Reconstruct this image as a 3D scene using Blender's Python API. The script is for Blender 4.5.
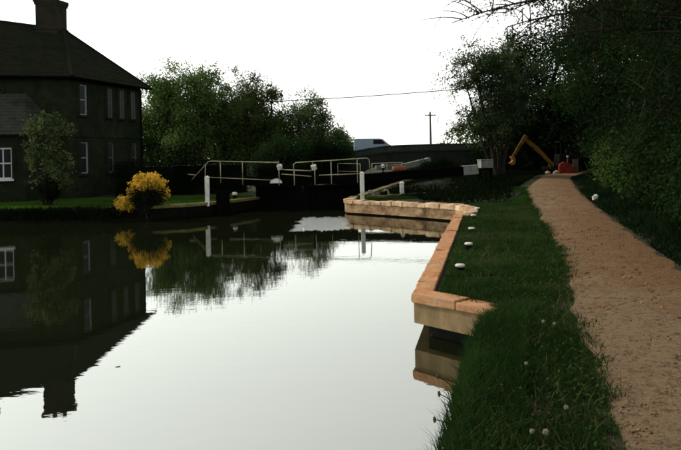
import bpy, bmesh, math, random
import numpy as np
from mathutils import Vector, Matrix, noise as mnoise
from mathutils.geometry import delaunay_2d_cdt

for o in list(bpy.data.objects):
    bpy.data.objects.remove(o)
scene = bpy.context.scene
COL = scene.collection
random.seed(7)
R = math.radians

# ------------------------------------------------------------------ camera
cam = bpy.data.cameras.new('camera')
camo = bpy.data.objects.new('camera', cam)
COL.objects.link(camo)
cam.sensor_width = 36.0
cam.lens = 37.0
cam.shift_y = -0.0999
cam.clip_start = 0.05
cam.clip_end = 3000
camo.matrix_world = (Matrix.Translation((0, 0, 2.3)) @ Matrix.Rotation(R(90), 4, 'X')
                     @ Matrix.Rotation(R(-1.26), 4, 'Z'))
scene.camera = camo

# ------------------------------------------------------------------ sky, sun, exposure
SUN_AZ = R(-62)      # measured from +Y towards +X
SUN_EL = R(36)
world = bpy.data.worlds.new('World')
scene.world = world
world.use_nodes = True
wn, wl = world.node_tree.nodes, world.node_tree.links
wn.clear()
wout = wn.new('ShaderNodeOutputWorld')
wbg = wn.new('ShaderNodeBackground')
wsky = wn.new('ShaderNodeTexSky')
wsky.sky_type = 'NISHITA'
wsky.sun_disc = False
wsky.sun_elevation = SUN_EL
wsky.sun_rotation = SUN_AZ
wsky.altitude = 50
wsky.air_density = 1.0
wsky.dust_density = 0.3
wsky.ozone_density = 1.0
whs = wn.new('ShaderNodeHueSaturation')
whs.inputs['Saturation'].default_value = 0.06
wbg.inputs['Strength'].default_value = 0.15
wl.new(wsky.outputs[0], whs.inputs['Color'])
wtint = wn.new('ShaderNodeMix')          # warm whitish veil of haze over the whole sky
wtint.data_type = 'RGBA'
wtint.blend_type = 'MULTIPLY'
wtint.inputs[0].default_value = 1.0
wtint.inputs[7].default_value = (1.0, 1.0, 0.95, 1)
wl.new(whs.outputs[0], wtint.inputs[6])
wl.new(wtint.outputs[2], wbg.inputs['Color'])
wl.new(wbg.outputs[0], wout.inputs[0])

sun = bpy.data.lights.new('sun', 'SUN')
sun.energy = 2.6
sun.angle = R(4)
sun.color = (1.0, 0.86, 0.64)
suno = bpy.data.objects.new('sun', sun)
COL.objects.link(suno)
sd = Vector((math.sin(SUN_AZ) * math.cos(SUN_EL), math.cos(SUN_AZ) * math.cos(SUN_EL), math.sin(SUN_EL)))
suno.rotation_euler = sd.to_track_quat('Z', 'Y').to_euler()
suno.location = (-40, 20, 40)

vs = scene.view_settings
vs.view_transform = 'Standard'
vs.look = 'None'
vs.exposure = 1.15
vs.gamma = 1.0
vs.use_curve_mapping = False
scene.cycles.filter_width = 1.9
scene.cycles.max_bounces = 6
scene.cycles.transparent_max_bounces = 8

# ------------------------------------------------------------------ materials
def newmat(name):
    m = bpy.data.materials.new(name)
    m.use_nodes = True
    n = m.node_tree.nodes
    n.clear()
    out = n.new('ShaderNodeOutputMaterial')
    return m, n, m.node_tree.links, out

def mixcol(n, l, fac, a, b):
    x = n.new('ShaderNodeMix')
    x.data_type = 'RGBA'
    for s, v in ((x.inputs[6], a), (x.inputs[7], b)):
        if isinstance(v, tuple):
            s.default_value = (*v, 1)
        else:
            l.new(v, s)
    if isinstance(fac, (int, float)):
        x.inputs[0].default_value = fac
    else:
        l.new(fac, x.inputs[0])
    return x.outputs[2]

def noise(n, l, scale, detail=4, rough=0.6, coord=None, stretch=None):
    t = n.new('ShaderNodeTexNoise')
    t.inputs['Scale'].default_value = scale
    t.inputs['Detail'].default_value = detail
    t.inputs['Roughness'].default_value = rough
    c = coord
    if c is None:
        c = n.new('ShaderNodeNewGeometry').outputs['Position']
    if stretch:
        mp = n.new('ShaderNodeMapping')
        mp.inputs['Scale'].default_value = stretch
        l.new(c, mp.inputs['Vector'])
        c = mp.outputs[0]
    l.new(c, t.inputs['Vector'])
    return t.outputs['Fac']

def ramp(n, l, src, a, b):
    r = n.new('ShaderNodeMapRange')
    r.inputs[1].default_value = a
    r.inputs[2].default_value = b
    r.clamp = True
    l.new(src, r.inputs[0])
    return r.outputs[0]

def bump(n, l, h, strength, dist):
    b = n.new('ShaderNodeBump')
    b.inputs['Strength'].default_value = strength
    b.inputs['Distance'].default_value = dist
    l.new(h, b.inputs['Height'])
    return b.outputs[0]

def surf(name, c1, c2, scale=3.0, c3=None, scale3=0.6, rough=0.85, bumps=0.4, bdist=0.02, bscale=None,
         spec=0.3, stretch=None, island=0.0, metallic=0.0):
    m, n, l, out = newmat(name)
    p = n.new('ShaderNodeBsdfPrincipled')
    f = ramp(n, l, noise(n, l, scale, 6, 0.65, stretch=stretch), 0.3, 0.7)
    c = mixcol(n, l, f, c1, c2)
    if c3:
        f3 = ramp(n, l, noise(n, l, scale3, 5, 0.6), 0.48, 0.68)
        c = mixcol(n, l, f3, c, c3)
    if island:
        g = n.new('ShaderNodeNewGeometry')
        hs = n.new('ShaderNodeHueSaturation')
        mr = n.new('ShaderNodeMapRange')
        mr.inputs[3].default_value = 1 - island
        mr.inputs[4].default_value = 1 + island
        l.new(g.outputs['Random Per Island'], mr.inputs[0])
        l.new(mr.outputs[0], hs.inputs['Value'])
        l.new(c, hs.inputs['Color'])
        c = hs.outputs[0]
    l.new(c, p.inputs['Base Color'])
    p.inputs['Roughness'].default_value = rough
    p.inputs['Specular IOR Level'].default_value = spec
    p.inputs['Metallic'].default_value = metallic
    if bumps:
        h = noise(n, l, bscale or scale * 4, 6, 0.7, stretch=stretch)
        l.new(bump(n, l, h, bumps, bdist), p.inputs['Normal'])
    l.new(p.outputs[0], out.inputs[0])
    return m

def leafmat(name, c1, c2, trans=0.35, hue=0.0, gloss=0.0):
    m, n, l, out = newmat(name)
    g = n.new('ShaderNodeNewGeometry')
    cl = ramp(n, l, noise(n, l, 1.7, 3, 0.55), 0.34, 0.66)
    mm = n.new('ShaderNodeMath'); mm.operation = 'MULTIPLY_ADD'
    l.new(g.outputs['Random Per Island'], mm.inputs[0]); mm.inputs[1].default_value = 0.5
    m2 = n.new('ShaderNodeMath'); m2.operation = 'MULTIPLY'; l.new(cl, m2.inputs[0]); m2.inputs[1].default_value = 0.5
    l.new(m2.outputs[0], mm.inputs[2])
    c = mixcol(n, l, mm.outputs[0], c1, c2)
    big = ramp(n, l, noise(n, l, 0.45, 3, 0.5), 0.35, 0.65)
    hs = n.new('ShaderNodeHueSaturation')
    mr = n.new('ShaderNodeMapRange')
    mr.inputs[3].default_value = 0.75
    mr.inputs[4].default_value = 1.2
    l.new(big, mr.inputs[0])
    l.new(mr.outputs[0], hs.inputs['Value'])
    l.new(c, hs.inputs['Color'])
    d = n.new('ShaderNodeBsdfDiffuse')
    t = n.new('ShaderNodeBsdfTranslucent')
    mx = n.new('ShaderNodeMixShader')
    mx.inputs[0].default_value = trans
    l.new(hs.outputs[0], d.inputs[0])
    l.new(hs.outputs[0], t.inputs[0])
    l.new(d.outputs[0], mx.inputs[1])
    l.new(t.outputs[0], mx.inputs[2])
    l.new(mx.outputs[0], out.inputs[0])
    return m

def gradient_path():
    m, n, l, out = newmat('path_gravel')
    p = n.new('ShaderNodeBsdfPrincipled')
    fine = ramp(n, l, noise(n, l, 60, 6, 0.8), 0.33, 0.68)
    c = mixcol(n, l, fine, (0.030, 0.015, 0.006), (0.148, 0.080, 0.031))          # brick-brown rubble
    c2 = mixcol(n, l, fine, (0.046, 0.030, 0.016), (0.175, 0.125, 0.073))        # pale trodden grit
    sep = n.new('ShaderNodeSeparateXYZ')
    gp_ = n.new('ShaderNodeNewGeometry')
    l.new(gp_.outputs['Position'], sep.inputs[0])
    ya = n.new('ShaderNodeMapRange'); ya.inputs[1].default_value = 7.0; ya.inputs[2].default_value = 9.8
    ya.inputs[3].default_value = 0.22; ya.inputs[4].default_value = -0.12
    l.new(sep.outputs[1], ya.inputs[0])
    yb = n.new('ShaderNodeMapRange'); yb.inputs[1].default_value = 15.0; yb.inputs[2].default_value = 24.0
    yb.inputs[3].default_value = 0.0; yb.inputs[4].default_value = 0.16
    l.new(sep.outputs[1], yb.inputs[0])
    ad = n.new('ShaderNodeMath'); l.new(ya.outputs[0], ad.inputs[0]); l.new(yb.outputs[0], ad.inputs[1])
    ad2 = n.new('ShaderNodeMath'); l.new(ad.outputs[0], ad2.inputs[0]); l.new(noise(n, l, 1.6, 6, 0.65), ad2.inputs[1])
    tx = n.new('ShaderNodeMath'); tx.operation = 'MULTIPLY_ADD'      # distance across the path
    l.new(sep.outputs[1], tx.inputs[0]); tx.inputs[1].default_value = -0.245; l.new(sep.outputs[0], tx.inputs[2])
    tm = n.new('ShaderNodeMapRange'); tm.inputs[1].default_value = 0.75; tm.inputs[2].default_value = 2.5
    tm.inputs[3].default_value = 0.10; tm.inputs[4].default_value = -0.14
    l.new(tx.outputs[0], tm.inputs[0])
    ad3 = n.new('ShaderNodeMath'); l.new(ad2.outputs[0], ad3.inputs[0]); l.new(tm.outputs[0], ad3.inputs[1])
    mid = ramp(n, l, ad3.outputs[0], 0.36, 0.66)
    c = mixcol(n, l, mid, c, c2)
    blot = ramp(n, l, noise(n, l, 14, 6, 0.75), 0.50, 0.62)
    bf = n.new('ShaderNodeMath'); bf.operation = 'MULTIPLY'; l.new(blot, bf.inputs[0]); bf.inputs[1].default_value = 0.85
    c = mixcol(n, l, bf.outputs[0], c, (0.036, 0.022, 0.012))
    l.new(c, p.inputs['Base Color'])
    p.inputs['Roughness'].default_value = 0.95
    p.inputs['Specular IOR Level'].default_value = 0.15
    h = noise(n, l, 22, 10, 0.8)
    l.new(bump(n, l, h, 1.0, 0.03), p.inputs['Normal'])
    l.new(p.outputs[0], out.inputs[0])
    return m

def watermat():
    m, n, l, out = newmat('canal_water')
    pos = n.new('ShaderNodeNewGeometry').outputs['Position']
    w1 = noise(n, l, 1.0, 3, 0.5, pos, (0.55, 1.3, 1))
    w2 = noise(n, l, 5.0, 3, 0.5, pos, (0.6, 1.4, 1))
    # wind-ruffled water in front of the gates
    sep = n.new('ShaderNodeSeparateXYZ')
    l.new(pos, sep.inputs[0])
    def band(src, c, hw, soft):
        a = n.new('ShaderNodeMath'); a.operation = 'SUBTRACT'; l.new(src, a.inputs[0]); a.inputs[1].default_value = c
        b = n.new('ShaderNodeMath'); b.operation = 'ABSOLUTE'; l.new(a.outputs[0], b.inputs[0])
        r = n.new('ShaderNodeMapRange'); r.inputs[1].default_value = hw; r.inputs[2].default_value = hw * soft
        l.new(b.outputs[0], r.inputs[0])
        return r.outputs[0]
    def wob(src, sc, amt):
        a = n.new('ShaderNodeMath'); a.operation = 'MULTIPLY_ADD'
        l.new(noise(n, l, 1.0, 5, 0.7, pos, sc), a.inputs[0]); a.inputs[1].default_value = amt
        l.new(src, a.inputs[2])
        return a.outputs[0]
    mk = n.new('ShaderNodeMath'); mk.operation = 'MULTIPLY'
    l.new(band(wob(sep.outputs[0], (1.2, 1.2, 1), 0.9), -0.25, 0.95, .55), mk.inputs[0])
    l.new(band(wob(sep.outputs[1], (3.4, .2, 1), 3.2), 26.1, 2.7, .6), mk.inputs[1])
    w3 = noise(n, l, 60.0, 2, 0.5, pos, (0.8, 1.2, 1))
    b1 = n.new('ShaderNodeBump'); b1.inputs['Strength'].default_value = 0.032; b1.inputs['Distance'].default_value = 0.05
    l.new(w1, b1.inputs['Height'])
    b2 = n.new('ShaderNodeBump'); b2.inputs['Strength'].default_value = 0.04; b2.inputs['Distance'].default_value = 0.012
    l.new(w2, b2.inputs['Height']); l.new(b1.outputs[0], b2.inputs['Normal'])
    b3 = n.new('ShaderNodeBump'); b3.inputs['Distance'].default_value = 0.02
    mk2 = n.new('ShaderNodeMath'); mk2.operation = 'MULTIPLY'; l.new(mk.outputs[0], mk2.inputs[0])
    l.new(ramp(n, l, noise(n, l, 1.3, 4, 0.65, pos, (5.0, 0.3, 1)), 0.2, 0.5), mk2.inputs[1])
    l.new(mk2.outputs[0], b3.inputs['Strength'])
    l.new(w3, b3.inputs['Height']); l.new(b2.outputs[0], b3.inputs['Normal'])
    fr = n.new('ShaderNodeFresnel'); fr.inputs['IOR'].default_value = 4.2
    l.new(b2.outputs[0], fr.inputs['Normal'])
    d = n.new('ShaderNodeBsdfDiffuse'); d.inputs[0].default_value = (0.004, 0.0055, 0.0025, 1)
    g = n.new('ShaderNodeBsdfGlossy'); g.inputs['Roughness'].default_value = 0.012
    g.inputs[0].default_value = (0.97, 1.0, 0.95, 1)
    l.new(b3.outputs[0], g.inputs['Normal'])
    mx = n.new('ShaderNodeMixShader')
    l.new(fr.outputs[0], mx.inputs[0]); l.new(d.outputs[0], mx.inputs[1]); l.new(g.outputs[0], mx.inputs[2])
    l.new(mx.outputs[0], out.inputs[0])
    return m

M = {}
M['ground'] = surf('grassy_earth', (0.0072, 0.0108, 0.0042), (0.0144, 0.0192, 0.0072), 2.5, (0.018, 0.0144, 0.0084), 0.7, 1.0, 0.8, 0.05, spec=0.1)
M['yard_shade'] = surf('yard_shade_ground', (0.0028, 0.0028, 0.0021), (0.0063, 0.00525, 0.0035), 4, None, 1, 1.0, 0.8, 0.05, spec=0.1)  # ground colour with the lock-side shade put into it
M['bank'] = surf('wet_bank_soil', (0.003, 0.0036, 0.0024), (0.0072, 0.0066, 0.0048), 5, None, 1, 0.95, 0.8, 0.05, spec=0.1)
M['path'] = gradient_path()
M['pebble'] = surf('pebble', (0.030, 0.016, 0.008), (0.145, 0.090, 0.050), 9, None, 1, 0.95, 0.0, island=0.6, spec=0.05)
M['water'] = watermat()
M['coping'] = surf('orange_sandstone', (0.20, 0.088, 0.040), (0.36, 0.19, 0.095), 5, (0.26, 0.165, 0.095), 1.3, 0.95, 0.9, 0.02, 26, spec=0.1, island=0.15)
M['pale_coping'] = surf('pale_sandstone', (0.17, 0.092, 0.047), (0.50, 0.385, 0.26), 1.5, (0.15, 0.082, 0.045), 0.8, 0.9, 0.9, 0.05, 9, spec=0.1, island=0.10)
M['concrete'] = surf('stained_concrete', (0.105, 0.075, 0.038), (0.165, 0.122, 0.068), 5, (0.075, 0.055, 0.03), 1.6, 0.92, 0.5, 0.012, 35, spec=0.1, stretch=(1, 1, 0.35))
M['wingface'] = surf('wing_wall_stone', (0.085, 0.046, 0.023), (0.32, 0.225, 0.135), 1.6, (0.035, 0.022, 0.013), 1.3, 0.92, 1.0, 0.08, 7, spec=0.1, stretch=(1, 1, 2.2))
M['lichen'] = surf('lichened_coping', (0.040, 0.038, 0.016), (0.12, 0.105, 0.04), 2.2, (0.02, 0.02, 0.01), 0.9, 0.95, 0.5, 0.015, 25, spec=0.05)
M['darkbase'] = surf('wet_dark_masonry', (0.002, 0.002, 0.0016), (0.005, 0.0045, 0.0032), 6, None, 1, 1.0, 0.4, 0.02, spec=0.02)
M['tar'] = surf('tarred_timber', (0.0012, 0.0012, 0.0012), (0.0030, 0.0028, 0.0026), 4, None, 1, 1.0, 0.4, 0.008, 20, spec=0.0, stretch=(3, 3, 0.6))
M['white'] = surf('white_paint', (0.341, 0.3534, 0.341), (0.4464, 0.4464, 0.4216), 6, (0.2356, 0.2294, 0.1984), 3.5, 0.6, 0.15, 0.004, 40)
M['rail'] = surf('cream_rail_paint', (0.20, 0.19, 0.12), (0.34, 0.33, 0.23), 5, (0.13, 0.11, 0.06), 2.5, 0.7, 0.0, spec=0.1)
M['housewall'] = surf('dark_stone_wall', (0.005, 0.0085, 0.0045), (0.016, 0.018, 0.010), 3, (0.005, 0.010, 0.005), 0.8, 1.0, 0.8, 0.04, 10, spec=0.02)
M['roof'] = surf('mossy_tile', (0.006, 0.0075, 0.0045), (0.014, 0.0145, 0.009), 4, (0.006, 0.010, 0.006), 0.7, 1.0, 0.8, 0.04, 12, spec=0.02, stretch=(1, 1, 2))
M['leanroof'] = surf('grey_stone_slate', (0.014, 0.016, 0.013), (0.034, 0.036, 0.030), 5, (0.012, 0.015, 0.010), 0.9, 0.95, 0.7, 0.04, 10, spec=0.05)
M['chimney'] = surf('chimney_brick', (0.012, 0.012, 0.009), (0.024, 0.022, 0.016), 8, (0.008, 0.009, 0.007), 1.0, 0.95, 0.6, 0.02, 25, spec=0.02, stretch=(1, 1, 3))
M['pot'] = surf('clay_pot', (0.06, 0.03, 0.02), (0.10, 0.05, 0.03), 8, None, 1, 0.9, 0.2)
M['frame'] = surf('window_paint', (0.035, 0.038, 0.036), (0.05, 0.054, 0.05), 8, None, 1, 0.7, 0.0, spec=0.1)
M['bright_frame'] = surf('fresh_window_paint', (0.30, 0.32, 0.33), (0.37, 0.39, 0.40), 8, None, 1, 0.6, 0.0)
M['glass'] = surf('dark_glass', (0.003, 0.004, 0.0045), (0.006, 0.0075, 0.008), 1, None, 1, 0.25, 0.0, spec=0.05)
M['bark'] = surf('bark', (0.0084, 0.0066, 0.0048), (0.0192, 0.0156, 0.0108), 7, (0.012, 0.0144, 0.0072), 1.2, 1.0, 0.7, 0.02, 20, spec=0.1, stretch=(2, 2, 0.5))
M['leaf'] = leafmat('dark_green_leaf', (0.004, 0.012, 0.0042), (0.017, 0.034, 0.011))
M['leaf_b'] = leafmat('mid_green_leaf', (0.017, 0.034, 0.010), (0.054, 0.080, 0.022), 0.4)
M['leaf_pale'] = leafmat('grey_green_leaf', (0.030, 0.054, 0.021), (0.090, 0.128, 0.052), 0.4)
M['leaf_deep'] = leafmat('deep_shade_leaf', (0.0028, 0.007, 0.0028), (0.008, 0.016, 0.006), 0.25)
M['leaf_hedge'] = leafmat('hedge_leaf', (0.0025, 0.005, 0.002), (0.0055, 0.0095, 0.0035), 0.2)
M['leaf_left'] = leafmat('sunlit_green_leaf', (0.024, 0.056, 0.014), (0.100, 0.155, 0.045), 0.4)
M['leaf_open'] = leafmat('open_tree_leaf', (0.016, 0.032, 0.013), (0.050, 0.078, 0.032), 0.4)
M['white_dull'] = surf('dull_white_paint', (0.12, 0.13, 0.125), (0.17, 0.175, 0.165), 6, (0.08, 0.08, 0.07), 3.5, 0.8, 0.15, 0.004, 40, spec=0.1)
M['bluewhite'] = surf('blue_white_paint', (0.09, 0.115, 0.125), (0.12, 0.15, 0.16), 6, None, 1, 0.7, 0.0, spec=0.1)
M['leaf_fresh'] = leafmat('fresh_leaf', (0.018, 0.048, 0.0096), (0.048, 0.084, 0.018))
M['blossom'] = leafmat('pale_blossom_leaf', (0.010, 0.026, 0.007), (0.085, 0.110, 0.045), 0.35)
M['yellow'] = leafmat('golden_leaf', (0.32, 0.19, 0.018), (0.56, 0.37, 0.05), 0.4)
M['grass'] = leafmat('grass_blade', (0.0055, 0.018, 0.0048), (0.019, 0.040, 0.010), 0.3)
M['straw'] = leafmat('straw_blade', (0.03, 0.032, 0.012), (0.075, 0.070, 0.032), 0.3)
M['clover'] = leafmat('clover_leaf', (0.010, 0.026, 0.007), (0.028, 0.050, 0.014), 0.3)
M['turf'] = leafmat('turf_blade', (0.008, 0.026, 0.0065), (0.025, 0.052, 0.013), 0.35)
M['lawn'] = leafmat('lawn_blade', (0.020, 0.052, 0.007), (0.042, 0.088, 0.013), 0.35)
M['dry'] = leafmat('dry_stalk', (0.10, 0.08, 0.04), (0.18, 0.15, 0.08), 0.2)
M['bridge'] = surf('bridge_brick', (0.009, 0.011, 0.009), (0.018, 0.021, 0.017), 4, (0.007, 0.011, 0.008), 0.7, 0.95, 0.5, 0.02, 20, spec=0.05, stretch=(1, 1, 2))
M['parapet'] = surf('mossy_parapet', (0.018, 0.024, 0.019), (0.034, 0.042, 0.033), 3, (0.012, 0.020, 0.014), 0.8, 0.95, 0.5, 0.02, 20, spec=0.05)
M['asphalt'] = surf('asphalt', (0.04, 0.04, 0.04), (0.06, 0.06, 0.058), 6, None, 1, 0.9, 0.3)
M['vanpaint'] = surf('grey_blue_paint', (0.13, 0.18, 0.235), (0.155, 0.205, 0.26), 2, None, 1, 0.45, 0.0, spec=0.3)
M['rubber_and_shade'] = surf('rubber_and_shade', (0.003, 0.003, 0.003), (0.006, 0.006, 0.006), 9, None, 1, 1.0, 0.0, spec=0.02)  # tyre and track black, also the digger body darkened for tree shade
M['digger'] = surf('digger_yellow', (0.065, 0.036, 0.005), (0.10, 0.060, 0.010), 6, (0.022, 0.014, 0.004), 2.2, 0.8, 0.1, spec=0.03)
M['bucket'] = surf('rusty_orange_bucket', (0.12, 0.04, 0.0075), (0.18, 0.07, 0.01), 5, None, 1, 0.7, 0.1)
M['steel'] = surf('dull_steel', (0.10, 0.10, 0.10), (0.18, 0.18, 0.17), 6, None, 1, 0.5, 0.0, metallic=0.6)
M['red'] = surf('red_plastic', (0.085, 0.010, 0.009), (0.13, 0.018, 0.014), 4, None, 1, 0.8, 0.1, spec=0.03)
M['redmuted'] = surf('rusty_red_paint', (0.16, 0.035, 0.02), (0.24, 0.06, 0.03), 5, None, 1, 0.7, 0.0)
M['brown'] = surf('brown_board', (0.024, 0.016, 0.008), (0.04, 0.028, 0.014), 5, None, 1, 0.8, 0.1)
M['weathered'] = surf('weathered_grey_timber', (0.06, 0.075, 0.063), (0.102, 0.12, 0.102), 5, (0.048, 0.066, 0.048), 1, 0.9, 0.3, 0.01, 25)
M['polewood'] = surf('pole_wood', (0.03, 0.028, 0.025), (0.05, 0.045, 0.04), 5, None, 1, 0.95, 0.2)
M['cable'] = surf('cable_black', (0.02, 0.02, 0.02), (0.03, 0.03, 0.03), 5, None, 1, 0.8, 0.0)
M['palestone'] = surf('pale_stone', (0.11, 0.105, 0.085), (0.18, 0.17, 0.145), 9, None, 1, 0.9, 0.3)
M['fluff'] = leafmat('seed_fluff', (0.20, 0.20, 0.16), (0.30, 0.30, 0.25), 0.4)
M['seedhead'] = surf('dark_seed_head', (0.02, 0.015, 0.01), (0.04, 0.03, 0.02), 30, None, 1, 1.0, 0.0)
M['debris'] = surf('floating_debris', (0.02, 0.016, 0.01), (0.05, 0.04, 0.025), 20, None, 1, 0.9, 0.0)

# ------------------------------------------------------------------ helpers
OFF = {}
def offset_of(p):
    return OFF[p.name] if p else Vector((0, 0, 0))

def tag(o, label=None, cat=None, group=None, kind=None):
    if label: o['label'] = label
    if cat: o['category'] = cat
    if group: o['group'] = group
    if kind: o['kind'] = kind
    return o

def thing(name, loc, label, cat, group=None):
    e = bpy.data.objects.new(name, None)
    e.empty_display_size = 0.2
    COL.objects.link(e)
    e.location = loc
    OFF[e.name] = Vector(loc)
    return tag(e, label, cat, group)

class MB:
    def __init__(s):
        s.v = []; s.f = []
    def add(s, vs_, fs_):
        b = len(s.v)
        s.v += [tuple(v) for v in vs_]
        s.f += [tuple(i + b for i in f) for f in fs_]
        return s
    def hexa(s, b4, t4):
        return s.add(list(b4) + list(t4), [(3, 2, 1, 0), (4, 5, 6, 7), (0, 1, 5, 4), (1, 2, 6, 5), (2, 3, 7, 6), (3, 0, 4, 7)])
    def box(s, c, size, rz=0.0):
        hx, hy, hz = size[0] / 2, size[1] / 2, size[2] / 2
        ca, sa = math.cos(rz), math.sin(rz)
        def q(x, y, z): return (c[0] + x * ca - y * sa, c[1] + x * sa + y * ca, c[2] + z)
        return s.hexa([q(-hx, -hy, -hz), q(hx, -hy, -hz), q(hx, hy, -hz), q(-hx, hy, -hz)],
                      [q(-hx, -hy, hz), q(hx, -hy, hz), q(hx, hy, hz), q(-hx, hy, hz)])
    def beam(s, p0, p1, w, h, w1=None, h1=None, up=Vector((0, 0, 1))):
        p0, p1 = Vector(p0), Vector(p1)
        d = (p1 - p0).normalized()
        if abs(d.dot(up)) > 0.99: up = Vector((0, 1, 0))
        sd_ = d.cross(up).normalized()
        u = sd_.cross(d).normalized()
        w1 = w if w1 is None else w1
        h1 = h if h1 is None else h1
        def ring(p, w, h):
            return [p - sd_ * w / 2 - u * h / 2, p + sd_ * w / 2 - u * h / 2, p + sd_ * w / 2 + u * h / 2, p - sd_ * w / 2 + u * h / 2]
        return s.hexa(ring(p0, w, h), ring(p1, w1, h1))
    def tube(s, pts, radii, n=8, cap=True):
        pts = [Vector(p) for p in pts]
        if not hasattr(radii, '__len__'): radii = [radii] * len(pts)
        b = len(s.v)
        a = None
        for i, p in enumerate(pts):
            t = (pts[min(i + 1, len(pts) - 1)] - pts[max(i - 1, 0)])
            t = t.normalized() if t.length > 1e-9 else Vector((0, 0, 1))
            if a is None:
                a = t.cross(Vector((0, 0, 1)) if abs(t.z) < 0.9 else Vector((1, 0, 0))).normalized()
            else:
                a = (a - t * a.dot(t))
                a = a.normalized() if a.length > 1e-6 else t.orthogonal().normalized()
            c = t.cross(a)
            for k in range(n):
                an = 2 * math.pi * k / n
                s.v.append(tuple(p + (a * math.cos(an) + c * math.sin(an)) * radii[i]))
        for i in range(len(pts) - 1):
            for k in range(n):
                k2 = (k + 1) % n
                s.f.append((b + i * n + k, b + i * n + k2, b + (i + 1) * n + k2, b + (i + 1) * n + k))
        if cap:
            s.f.append(tuple(b + k for k in range(n))[::-1])
            s.f.append(tuple(b + (len(pts) - 1) * n + k for k in range(n)))
        return s
    def lathe(s, c, prof, n=14):
        b = len(s.v)
        for r, z in prof:
            for k in range(n):
                an = 2 * math.pi * k / n
                s.v.append((c[0] + r * math.cos(an), c[1] + r * math.sin(an), c[2] + z))
        for i in range(len(prof) - 1):
            for k in range(n):
                k2 = (k + 1) % n
                s.f.append((b + i * n + k, b + i * n + k2, b + (i + 1) * n + k2, b + (i + 1) * n + k))
        s.f.append(tuple(b + k for k in range(n))[::-1])
        s.f.append(tuple(b + (len(prof) - 1) * n + k for k in range(n)))
        return s
    def prism(s, pts_b, pts_t):
        n = len(pts_b)
        return s.add(list(pts_b) + list(pts_t), [tuple(range(n))[::-1], tuple(range(n, 2 * n))] +
                     [(i, (i + 1) % n, n + (i + 1) % n, n + i) for i in range(n)])
    def blob(s, c, r, seed=0, sub=(8, 6), jit=0.2):
        rn = random.Random(seed)
        prof = []
        b = len(s.v)
        n, m = sub
        for i in range(m + 1):
            ph = math.pi * i / m
            for k in range(n):
                an = 2 * math.pi * k / n
                q = 1 + rn.uniform(-jit, jit)
                s.v.append((c[0] + r[0] * q * math.sin(ph) * math.cos(an), c[1] + r[1] * q * math.sin(ph) * math.sin(an), c[2] + r[2] * (q if 0 < i < m else 1) * math.cos(ph)))
        for i in range(m):
            for k in range(n):
                k2 = (k + 1) % n
                s.f.append((b + i * n + k, b + (i + 1) * n + k, b + (i + 1) * n + k2, b + i * n + k2))
        return s
    def build(s, name, mat, parent=None, loc=None, bevel=0.0, smooth=False):
        me = bpy.data.meshes.new(name)
        off = offset_of(parent) if parent else Vector(loc or (0, 0, 0))
        me.from_pydata([(v[0] - off.x, v[1] - off.y, v[2] - off.z) for v in s.v], [], s.f)
        me.materials.append(mat)
        if smooth:
            me.polygons.foreach_set('use_smooth', [True] * len(me.polygons))
        me.update()
        o = bpy.data.objects.new(name, me)
        COL.objects.link(o)
        if parent: o.parent = parent
        else: o.location = off
        OFF[o.name] = off
        if bevel:
            b = o.modifiers.new('bevel', 'BEVEL')
            b.width = bevel; b.segments = 2; b.limit_method = 'ANGLE'; b.angle_limit = R(40)
        return o

def mesh_np(name, verts, nper, mat, parent=None, loc=None, tris=None):
    """verts (N*nper,3) -> faces of nper corners each."""
    off = offset_of(parent) if parent else Vector(loc or (0, 0, 0))
    v = (verts - np.array(off)).astype(np.float32)
    me = bpy.data.meshes.new(name)
    if tris is None:
        nf = len(v) // nper
        loops = np.arange(nf * nper, dtype=np.int32)
    else:
        nf = len(tris); loops = tris.reshape(-1).astype(np.int32); nper = tris.shape[1]
    me.vertices.add(len(v)); me.vertices.foreach_set('co', v.reshape(-1))
    me.loops.add(len(loops)); me.loops.foreach_set('vertex_index', loops)
    me.polygons.add(nf)
    me.polygons.foreach_set('loop_start', np.arange(0, nf * nper, nper, dtype=np.int32))
    me.update(calc_edges=True)
    me.materials.append(mat)
    o = bpy.data.objects.new(name, me)
    COL.objects.link(o)
    if parent: o.parent = parent
    else: o.location = off
    OFF[o.name] = off
    return o

def leaf_quads(rng, c, size, flat=0.3):
    n = len(c)
    a = rng.normal(size=(n, 3)); a /= np.linalg.norm(a, axis=1, keepdims=True)
    nrm = rng.normal(size=(n, 3)); nrm[:, 2] += flat * 3
    b = np.cross(nrm, a); b /= (np.linalg.norm(b, axis=1, keepdims=True) + 1e-9)
    s = (size * rng.uniform(0.6, 1.3, n))[:, None]
    cup = np.cross(a, b) * s * 0.12
    q = np.stack([c - a * s * 0.5, c - b * s * 0.30 + cup, c + a * s * 0.55, c + b * s * 0.30 + cup], axis=1)
    return q.reshape(-1, 3)

# ------------------------------------------------------------------ layout
HOLE = [(-1.6, -18), (-1.0, -6), (-0.5, 0), (0.32, 3.0), (0.92, 5.45), (1.48, 7.3), (1.86, 7.98), (1.08, 8.95), (3.44, 20.2),
        (3.88, 21.2), (4.16, 22.6), (4.0, 24.0), (3.12, 25.22), (1.62, 27.0), (0.36, 28.4), (0.28, 29.4), (0.74, 31.4),
        (4.35, 49.6), (5.9, 57), (10.0, 76), (5.4, 77), (1.3, 58), (-0.1, 50.4), (-3.88, 32.35), (-4.62, 30.36),
        (-5.3, 29.1), (-6.28, 28.02), (-7.44, 27.48), (-9.5, 27.33), (-12.0, 27.3), (-16, 27.1), (-19.5, 25.5), (-20, 20),
        (-17.5, 10), (-14.5, 0), (-13.5, -18)]
def inside(x, y, poly):
    r = False
    j = len(poly) - 1
    for i in range(len(poly)):
        xi, yi = poly[i]; xj, yj = poly[j]
        if (yi > y) != (yj > y) and x < (xj - xi) * (y - yi) / (yj - yi) + xi:
            r = not r
        j = i
    return r
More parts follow.
